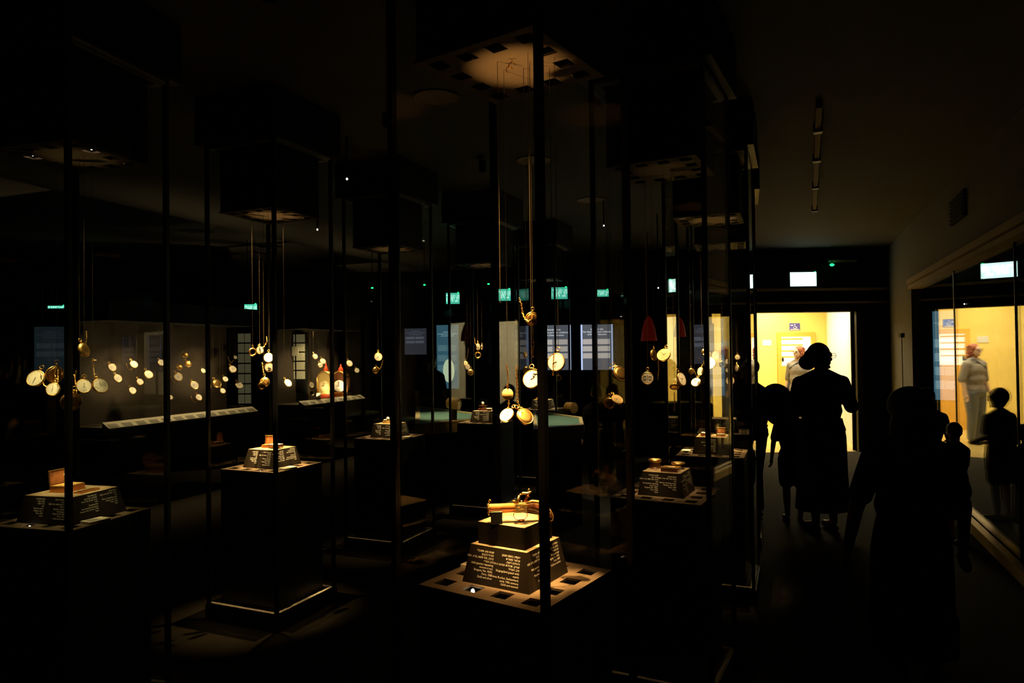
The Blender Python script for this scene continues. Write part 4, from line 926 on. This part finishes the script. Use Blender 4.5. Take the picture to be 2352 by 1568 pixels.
# ------------------------------------------------------------------ lit text panels
def text_panel(px, py, wpx, hpx, D, rz, label, face, blk, txt, title, edge=True, rows=3, cols=2, dial=False, name='text_panel'):
    c = atD(px, py, D); W, H = wpx*D/F_PX, hpx*D/F_PX
    t = thing(name, label, 'text panel', (c.x, c.y, 0), rz, 'glowing text panels'); z0 = c.z - H/2
    MB().box(-W/2 - .015, W/2 + .015, .012, .06, z0 - .015, z0 + H + .015).obj('housing', 'black', t)
    MB().box(-.02, .02, .02, .05, 0, z0).box(-.15, .15, -.02, .09, 0, .01).obj('stand_post', 'black', t)
    MB().box(-W/2, W/2, 0, .012, z0, z0 + H).obj('lit_face', face, t)
    if edge: MB().box(-W/2, -W/2 + W*.05, -.004, 0, z0, z0 + H).box(W/2 - W*.04, W/2, -.004, 0, z0, z0 + H).obj('bright_edge', 'panel_edge', t)
    o = link('lettering', text_mesh('tp' + title[0] + txt, title, .05, .06, txt, align='CENTER', shear=.3, bold=.0006), t, (0, -.006, z0 + H*.88), (R(90), 0, 0)); o.scale = (W/.75, W/.75, 1)
    b = MB(); zt = z0 + H*.68
    for i in range(rows):
        for j in range(cols):
            x0 = -W*.44 + j*W*.88/cols; x1 = x0 + W*.88/cols*.92
            if face == 'panel_white': b.box(x0, x1, -.004, -.001, zt - H*.115, zt)
            else:
                for k in range(6): b.box(x0, x1*(.9 if k % 3 == 2 else 1), -.004, -.001, zt - H*(.016*k + .010), zt - H*.016*k)
        zt -= H*.155
    b.obj('text_block', blk, t)
    if dial: MB().lathe([(0, .004), (W*.26, .003), (W*.26, 0)], 32, Matrix.Translation((W*.05, -.002, z0 + H*.28)) @ Matrix.Rotation(R(90), 4, 'X'), 1, 1.9).obj('clock_picture', 'panel_dial', t)
    return t
TT = [he('אוסף השעונים'), 'The Watch and Clock Collection', 'of Sir David Salomons', '']
text_panel(1272, 798, 78, 103, 8.95, R(-6), 'white text panel directly behind the brightest big watch', 'panel_white', 'panel_block', 'panel_text', TT)
text_panel(1371, 797, 73, 104, 9.6, R(-6), 'white text panel right of the front post, the farther right of the pair', 'panel_white', 'panel_block', 'panel_text', TT)
text_panel(1028, 819, 54, 146, 10.6, R(-18), 'tall blue text panel with an oval clock picture', 'panel_blue', 'panel_blue_block', 'panel_blue_text', TT, False, dial=True)
text_panel(954, 784, 52, 60, 10.6, R(-10), 'dim grey-blue text panel left of the tall blue one', 'panel_dim', 'panel_dim_text', 'panel_dim_text', TT, False, 2)
text_panel(1613, 790, 50, 90, 10.6, R(-6), 'dim violet text panel behind the aisle showcase', 'panel_dim', 'panel_dim_text', 'panel_dim_text', TT, False, 2)
text_panel(120, 810, 75, 120, 9.5, R(10), 'faint dark-blue text panel behind the leftmost watches', 'panel_faint', 'panel_faint_text', 'panel_faint_text', TT, False, 2)
pw_ = text_panel(2170, 816, 48, 205, 8.2, R(-50), 'tall blue panel of fine text inside the glass wall case', 'case_panel_blue', 'case_panel_blue_block', 'case_panel_blue_text', TT, False, rows=4, cols=2)

# ------------------------------------------------------------------ teal table cases and drums
def table_case(pts_px, z, label, n):
    q = [atZ(px, py, z) for px, py in pts_px]; c = sum(q, Vector())/4
    t = thing('table_case', label, 'display case', (c.x, c.y, 0), 0, 'low teal-lined table cases')
    lo = [(p.x - c.x, p.y - c.y, 0) for p in q]
    def sc_(k, zz): return [(x*k, y*k, zz) for x, y, _ in lo]
    b = MB().hexa(sc_(.9, 0), sc_(.9, z - .12)); b.obj('table_base', 'black', t)
    b = MB().hexa(sc_(1.02, z - .12), sc_(1.0, z - .03)); b.obj('apron', 'cream_rim', t)
    b = MB(); 
    A, B_ = sc_(1.0, z - .03), sc_(.86, z - .03); A2, B2 = sc_(1.0, z), sc_(.86, z)
    for i in range(4):
        j = (i + 1) % 4; b.hexa([A[i], A[j], B_[j], B_[i]], [A2[i], A2[j], B2[j], B2[i]])
    b.obj('rim', 'cream_rim', t)
    MB().hexa(sc_(.86, z - .03), sc_(.86, z - .012)).obj('lining', 'teal_cloth', t)
    spot('table_light', (c.x, c.y - .3, 2.6), (c.x, c.y, z), n, (1.0, .86, .55), 42, .8, .03)
    return t
table_case(((1226, 985), (1341, 975), (1337, 957), (1224, 942)), .93, 'low teal-lined table case with cream rim right of the front post', 95)
table_case(((953, 973), (1122, 962), (1096, 948), (955, 932)), .85, 'reflection of the teal-lined table case, built as a second one left of the front post', 120)  # reflection of the right table, built as a second solid table
def drum(px, py, D, r, L, rz, label):
    c = atD(px, py, D); t = thing('brass_drum', label, 'drum', c, rz, 'ribbed brass drums')
    mx = Matrix.Rotation(R(90), 4, 'Y'); prof = [(0, -L/2)]
    for i in range(6): z = -L/2 + i*L/6; prof += [(r, z), (r, z + L/8), (r*.95, z + L/7.5)]
    prof += [(r, L/2), (0, L/2)]
    MB().lathe(prof, 32, mx).obj('shell', 'gold_rough', t)
    for k in range(6): MB().ell((L/2 + .002, r*.5*math.cos(k*1.05), r*.5*math.sin(k*1.05)), (.006,)*3, 1).obj('rivet', 'silver', t, True)
    MB().box(-L*.3, L*.3, -.02, .02, -(c.z - .80), -r*.9).obj('stand', 'black', t)
drum(1311, 936, 8.0, .062, .11, R(-50), 'ribbed brass drum lying behind the right teal table case')
drum(1042, 926, 7.9, .068, .12, R(-50), 'ribbed brass drum lying behind the left teal table case')
spot('drum_light', atD(1311, 936, 7.6) + Vector((0, 0, .8)), atD(1311, 936, 8.0), 14, WARM, 40)
spot('drum_light', atD(1042, 926, 7.5) + Vector((0, 0, .8)), atD(1042, 926, 7.9), 14, WARM, 40)
# red lamp shades
for px, py, D, k, lb in ((1490, 755, 9.3, 1.0, 'dim red conical lampshade left of the bright door strip'), (1561, 752, 9.6, .8, 'dim red conical lampshade right of the bright door strip')):
    c = atD(px, py, D); t = thing('red_pendant_lamp', lb, 'lamp', (c.x, c.y, c.z), 0, 'red pendant lamps')
    MB().lathe([(.11*k, -.16*k), (.085*k, 0), (.05*k, .12*k), (.012, .17*k)], 24).obj('lamp_shade', 'red_lamp', t, True); MB().tube([(0, 0, .17*k), (0, 0, CEIL - c.z)], .004, 6).obj('cord', 'black', t)
# low black bench under the far slit
p = atD(1548, 948, 9.9); t = thing('low_bench', 'low black counter below the bright vertical slit', 'counter', (p.x, p.y, 0)); MB().box(-.35, .35, -.2, .2, .82, .87).obj('counter_top', 'black', t); MB().box(-.32, .32, -.18, .18, 0, .82).obj('counter_body', 'black_matt', t)

# ------------------------------------------------------------------ people
def remesh(b, name, mats, voxel, parent, smooth_it=3):
    me = b.mesh(name, mats, True); o = link(name, me)
    r_ = o.modifiers.new('r', 'REMESH'); r_.mode = 'VOXEL'; r_.voxel_size = voxel; r_.use_smooth_shade = True
    s_ = o.modifiers.new('s', 'SMOOTH'); s_.factor = .5; s_.iterations = smooth_it
    dg = bpy.context.evaluated_depsgraph_get(); me2 = bpy.data.meshes.new_from_object(o.evaluated_get(dg)); me2.name = name
    me2.materials.clear()
    for mm in (mats if isinstance(mats, (list, tuple)) else [mats]): me2.materials.append(M[mm])
    for p in me2.polygons: p.use_smooth = True; 
    bpy.data.objects.remove(o); bpy.data.meshes.remove(me)
    return link(name, me2, parent)
def person(x, y, H, yaw, label, skin='skin', top='cloth_black', bottom='skirt', bot_m='cloth_black', hair='short', hair_m='hair_dark', arms=None, head_yaw=0, fat=1.0, hem=.12, legs=None, glasses=False, hs=None, hk=1.0, voxel=.009, child=False, sleeve=.55, tilt=0):
    """faces local -Y; x>0 is the figure's left"""
    t = thing('person', label, 'person', (x, y, 0), yaw)
    def V(a, b_, c_): return Vector((a, b_, c_))*H
    hs = hs or (1.22 if child else 1.0)     # head size
    zs = .80 if child else .815
    J = {}
    for s_, n in ((-1, 'r'), (1, 'l')):
        J['sh' + n] = V(s_*.105*fat, 0, zs - .022); J['el' + n] = V(s_*.138*fat, .012, .635); J['wr' + n] = V(s_*.145*fat, -.03, .50)
        J['hip' + n] = V(s_*.05, 0, .50); J['kn' + n] = V(s_*.052, -.008, .275); J['an' + n] = V(s_*.05, .012, .045); J['toe' + n] = V(s_*.06, -.085, .018)
    for k, v in (arms or {}).items(): J[k] = V(*v)
    for k, v in (legs or {}).items(): J[k] = V(*v)
    def torso(b, g=0.0, low=.50):
        b.ell(V(0, 0, .73), (.098*H*fat + g, .066*H*fat + g, .10*H + g)); b.ell(V(0, -.004, .64), (.088*H*fat + g, .064*H*fat + g, .09*H + g)); b.ell(V(0, .004, .54), (.097*H*fat + g, .074*H*fat + g, .075*H + g))
        b.cap(V(-.080*fat, 0, zs - .030), V(.080*fat, 0, zs - .030), .034*H + g, .034*H + g)
        for s_ in (-1, 1): b.cap(V(s_*.02, .004, zs + .028), V(s_*.095*fat, 0, zs - .012), .022*H + g*.6, .020*H + g*.6)
        return b
    b = torso(MB())
    b.cap(V(0, .005, zs), V(0, -.006, .885), .034*H, .030*H)
    hy = Matrix.Translation(V(0, -.004, .93 - (.01 if child else 0))) @ Matrix.Rotation(R(head_yaw), 4, 'Z') @ Matrix.Rotation(R(tilt), 4, 'X')
    def hp(a, b_, c_): return hy @ (Vector((a, b_, c_))*H*hs)
    b.ell((0, 0, 0), (.043*H*hs, .054*H*hs, .060*H*hs), 3, hy); b.ell(Vector((0, -.012, -.030))*H*hs, (.033*H*hs, .040*H*hs, .034*H*hs), 3, hy)
    b.cap(hp(0, -.052, .008), hp(0, -.063, -.014), .007*H*hs, .010*H*hs); b.ell(Vector((0, -.049, -.052))*H*hs, (.013*H*hs, .010*H*hs, .010*H*hs), 2, hy)
    b.cap(hp(-.012, -.052, -.030), hp(.012, -.052, -.030), .005*H*hs, .005*H*hs); b.cap(hp(-.022, -.046, .014), hp(.022, -.046, .014), .007*H*hs, .007*H*hs)
    for s_ in (-1, 1): b.ell(Vector((s_*.045, .004, -.004))*H*hs, (.007*H*hs, .013*H*hs, .018*H*hs), 2, hy)
    for n, s_ in (('r', -1), ('l', 1)):
        b.cap(J['sh'+n], J['el'+n], .028*H*fat, .021*H); b.cap(J['el'+n], J['wr'+n], .0215*H, .0145*H)
        dv = (J['wr'+n] - J['el'+n]).normalized(); sd = Vector((0, 1, 0)).cross(dv).normalized() if abs(dv.y) < .9 else Vector((1, 0, 0)); fr = dv.cross(sd).normalized()
        pc = J['wr'+n] + dv*.028*H; b.cap(J['wr'+n], pc, .013*H, .016*H); b.cap(pc + fr*.010*H, pc - fr*.010*H, .013*H, .013*H)
        for fi, fl in enumerate((.042, .048, .045, .036)):
            k0 = pc + fr*((fi - 1.5)*.0115*H) + dv*.010*H; k1 = k0 + dv*fl*.55*H - sd*s_*.004*H; k2 = k1 + dv*fl*.42*H - sd*s_*.012*H
            b.cap(k0, k1, .0052*H, .005*H, 8); b.cap(k1, k2, .005*H, .0042*H, 8)
        th0 = J['wr'+n] + dv*.014*H + fr*.016*H; b.cap(th0, th0 + fr*.018*H + dv*.020*H, .006*H, .0052*H, 8); b.cap(th0 + fr*.018*H + dv*.020*H, th0 + fr*.020*H + dv*.040*H, .0052*H, .0045*H, 8)
        b.cap(J['hip'+n], J['kn'+n], .052*H*fat, .032*H); b.cap(J['kn'+n], J['kn'+n].lerp(J['an'+n], .4), .031*H, .031*H); b.cap(J['kn'+n].lerp(J['an'+n], .4), J['an'+n], .031*H, .019*H)
        b.cap(J['an'+n], J['toe'+n], .020*H, .014*H)
    remesh(b, 'body', skin, voxel, t)
    for s_ in (-1, 1): MB().ell(Vector((s_*.019, -.049, .004))*H*hs, (.007*H*hs, .005*H*hs, .005*H*hs), 2, hy).obj('eye', 'ink', t, True)
    # clothes
    g = .010*H; b = torso(MB(), g)
    for n in ('r', 'l'):
        m_ = J['sh'+n].lerp(J['el'+n], min(1, sleeve*1.3)); b.cap(J['sh'+n], m_, .026*H*fat + g*.5, .024*H*fat + g*.9)
    remesh(b, 'shirt', top, voxel*1.4, t, 4)
    if bottom == 'skirt':
        b = MB(); n = 48; prof = [(.60, .090), (.56, .098), (.50, .106), (.42, .108), (.30, .110), (.20, .114), (hem, .118)]
        rings = []
        for z, r_ in prof:
            amp = .05*max(0, (.55 - z)/.45)
            rings.append([b.bm.verts.new(V(r_*fat*(1 + amp*math.sin(9*2*math.pi*i/n))*math.cos(2*math.pi*i/n), r_*.78*fat*(1 + amp*math.sin(9*2*math.pi*i/n))*math.sin(2*math.pi*i/n), z)) for i in range(n)])
        inner = [[b.bm.verts.new(v.co*1.0 + Vector((-v.co.x*.04, -v.co.y*.04, 0))) for v in rg] for rg in rings]
        for rr in (rings, inner):
            for a_, c_ in zip(rr, rr[1:]):
                for i in range(n): b.bm.faces.new((a_[i], a_[(i+1)%n], c_[(i+1)%n], c_[i]))
        for i in range(n): b.bm.faces.new((rings[-1][i], rings[-1][(i+1)%n], inner[-1][(i+1)%n], inner[-1][i])); b.bm.faces.new((rings[0][i], inner[0][i], inner[0][(i+1)%n], rings[0][(i+1)%n]))
        b.obj('skirt', bot_m, t, True)
    else:
        b = MB(); gl = .012*H; f = .97 if bottom == 'trousers' else .45
        b.ell(V(0, .004, .52), (.100*H*fat + gl*.6, .078*H*fat + gl*.6, .075*H))
        for n in ('r', 'l'):
            b.cap(J['hip'+n], J['kn'+n], .054*H*fat + gl, .036*H + gl) if f > .9 else b.cap(J['hip'+n], J['hip'+n].lerp(J['kn'+n], .8), .054*H*fat + gl, .048*H + gl)
            if f > .9: b.cap(J['kn'+n], J['kn'+n].lerp(J['an'+n], .92), .036*H + gl, .026*H + gl)
        remesh(b, 'trousers' if f > .9 else 'shorts', bot_m, voxel*1.4, t, 4)
    for n in ('r', 'l'):
        dd = (J['toe'+n] - J['an'+n]); b = MB(); a0 = J['an'+n]*1.0; a0.z = .03*H; q0 = Vector((J['toe'+n].x, J['toe'+n].y, .02*H)); 
        heel = Vector((a0.x, a0.y + .012*H, .018*H)); b.cap(heel, q0, .020*H, .019*H)
        remesh(b, 'shoe', 'black', voxel, t, 2)
    # hair
    def he_(b, c_, r_): b.ell(Vector(c_)*H*hs, (r_[0]*H*hs, r_[1]*H*hs, r_[2]*H*hs), 3, hy)
    b = MB()
    if hair == 'short': he_(b, (0, .008, .014), (.048, .056, .056))
    if hair == 'bun':
        he_(b, (0, .010, .012), (.050, .058, .058)); he_(b, (0, .076, -.026), (.044, .038, .038)); he_(b, (.0, .05, .0), (.04, .035, .042))
    if hair == 'curly':
        he_(b, (0, .014, .012), (.054, .060, .058)); 
        for i in range(26):
            a_ = i*2.4; he_(b, (.045*math.cos(a_), .022 + .038*math.sin(a_), .04 - .115*i/26), (.016, .016, .018))
        he_(b, (0, .03, -.04), (.046, .034, .045))
    if hair == 'long':
        he_(b, (0, .010, .012), (.064, .066, .060)); he_(b, (0, .022, -.06), (.078, .055, .10)); he_(b, (0, .035, -.15), (.084, .042, .09)); he_(b, (0, .04, -.215), (.07, .03, .07))
    if hair == 'pony': he_(b, (0, .010, .012), (.050, .058, .056)); he_(b, (0, .07, .0), (.022, .022, .022)); he_(b, (0, .085, -.05), (.016, .018, .05))
    remesh(b, 'hair', hair_m, voxel, t, 2)
    if glasses:
        b = MB()
        for s_ in (-1, 1):
            cc = Vector((s_*.021, -.064, .004))*H*hs; b.tube([cc + Vector((.015*math.cos(k), 0, .012*math.sin(k)))*H*hs for k in [i*math.pi/6 for i in range(12)]], .0014*H, 6, True, hy); b.tube([cc + Vector((s_*.015, 0, .0))*H*hs, Vector((s_*.046, .0, .006))*H*hs], .0014*H, 6, mx=hy)
        b.obj('glasses', 'black', t)
    return t, H, J
def add_bag(t, H, side, mt='bag'):
    b = MB(); b.ell(Vector((side*.15, .02, .56))*H, (.045*H, .03*H, .075*H)); b.tube([Vector(p)*H for p in ((side*.15, .02, .62), (side*.06, -.07, .76), (-side*.06, -.05, .84), (-side*.06, .05, .84), (side*.06, .08, .74), (side*.15, .03, .62))], .008*H, 8)
    b.obj('shoulder_bag', mt, t, True)
# 1 silhouetted woman in the aisle, seen from behind, head turned right
p = atD(1888, 1000, 6.15)
t, H, J = person(p.x, p.y, 1.645, R(180 + 8), 'silhouetted woman with a hair bun, dark top and floral skirt, walking to the doorway', bottom='skirt', bot_m='floral', hair='bun', arms={'elr': (-.175, .0, .655), 'wrr': (-.165, -.11, .70), 'ell': (.14, -.03, .63), 'wrl': (.10, -.12, .60)}, head_yaw=-80, hs=1.10, fat=1.20, hem=.115, glasses=True, sleeve=.75)
# 2 boy beside her
p = atD(1820, 1000, 6.5); person(p.x, p.y, 1.14, R(180 - 10), 'small dark silhouette of a child in shorts pressed against the woman with the bun', bottom='shorts', bot_m='cloth_navy', hair='short', child=True, head_yaw=-20, fat=1.1)
# 3 visitor with backpack at the showcase edge
p = atD(1726, 1000, 6.75); t, H, J = person(p.x, p.y, 1.52, R(-82), 'dark visitor with a bulging backpack, half hidden by the aisle showcase', bottom='trousers', bot_m='cloth_black', hair='short', head_yaw=0, fat=1.15)
bk = MB(); bk.ell(Vector((0, .17, .71))*H, (.10*H, .11*H, .125*H), 3); bk.ell(Vector((0, .20, .65))*H, (.09*H, .10*H, .09*H), 3)
bk = remesh(bk, 'backpack', 'cloth_black', .012, t, 3)
b = MB()
for s_ in (-1, 1): b.tube([Vector(q)*H for q in ((s_*.06, .09, .79), (s_*.07, .0, .845), (s_*.07, -.075, .76), (s_*.06, .0, .60), (s_*.05, .08, .57))], .009*H, 8)
b.tube([Vector(q)*H for q in ((.03, .19, .54), (.03, .20, .49), (.04, .19, .47), (.035, .21, .44))], .005*H, 6)
b.obj('strap', 'black', bk, True)
# 4 woman in the corridor
p = atD(1836, 900, 12.5); t, H, J = person(p.x, p.y, 1.66, R(-62), 'woman with red curly hair, striped top and jeans, standing in the bright corridor', skin='skin_fair', top='knit_stripe', bottom='trousers', bot_m='jeans', hair='curly', hair_m='hair_red', head_yaw=-5, fat=1.12, glasses=True, sleeve=.75)
add_bag(t, H, -1)
# 5 girl with long hair, near, lower right
p = atD(2088, 1000, 3.05); person(p.x, p.y, 1.43, R(180 + 5), 'girl with long hair seen from behind, nearest dark figure at the lower right', bottom='skirt', bot_m='cloth_black', hair='long', hair_m='hair_brown', fat=1.12, arms={'elr': (-.175, .0, .63), 'wrr': (-.19, -.03, .49), 'ell': (.175, 0, .63), 'wrl': (.19, -.03, .49)}, hem=.30, voxel=.008, head_yaw=10)
# 6 and 7 children by the glass wall case
person(3.93, 6.62, 1.22, R(180 - 60), 'boy in a short-sleeved top by the glass wall case, the taller of the two children', bottom='shorts', bot_m='cloth_navy', top='cloth_navy', hair='short', child=True, head_yaw=0, fat=1.15, arms={'wrr': (-.10, -.10, .60)})
p = atD(2192, 1000, 5.75); person(p.x, p.y, .98, R(-70), 'smallest child with tied-up hair, facing right before the glass wall case', bottom='skirt', bot_m='cloth_black', hair='pony', child=True, head_yaw=25, hem=.28, arms={'elr': (-.13, -.06, .62), 'wrr': (-.08, -.17, .60), 'ell': (.13, -.06, .62), 'wrl': (.08, -.19, .64)})
# 8, 9 visitors in the dark behind
p = atD(990, 900, 10.2); person(p.x, p.y, 1.60, R(160), 'dim visitor standing in the dark before the tall blue text panel', bottom='trousers', bot_m='cloth_black', hair='short', head_yaw=-20)
p = atD(1372, 900, 7.9); person(p.x, p.y, 1.22, R(170), 'dim child standing behind the right teal table case', bottom='trousers', bot_m='cloth_black', hair='short', child=True)
# small lit bulbs glimpsed in the ceiling around
for px, py, D, lb in ((797, 411, 5.0, 'tiny lit bulb high left of centre'), (1512, 661, 8.0, 'tiny lit bulb high behind the enamel-box showcase'), (1387, 518, 7.2, 'faint tiny bulb under the farthest ceiling speaker'), (2215, 698, 7.9, 'tiny lit bulb above the reflected doorway, left one'), (729, 527, 6.3, 'faint tiny bulb right of the pedestal showcase panel')):
    c = atD(px, py, D); o = thing('ceiling_bulb', lb, 'lamp', c, 0, 'tiny ceiling bulbs')
    MB().ell((0, 0, 0), (.007, .007, .008), 2).obj('bulb', 'bulb', o, True); MB().tube([(0, 0, .01), (0, 0, CEIL - c.z)], .008, 8).obj('stem', 'black', o)
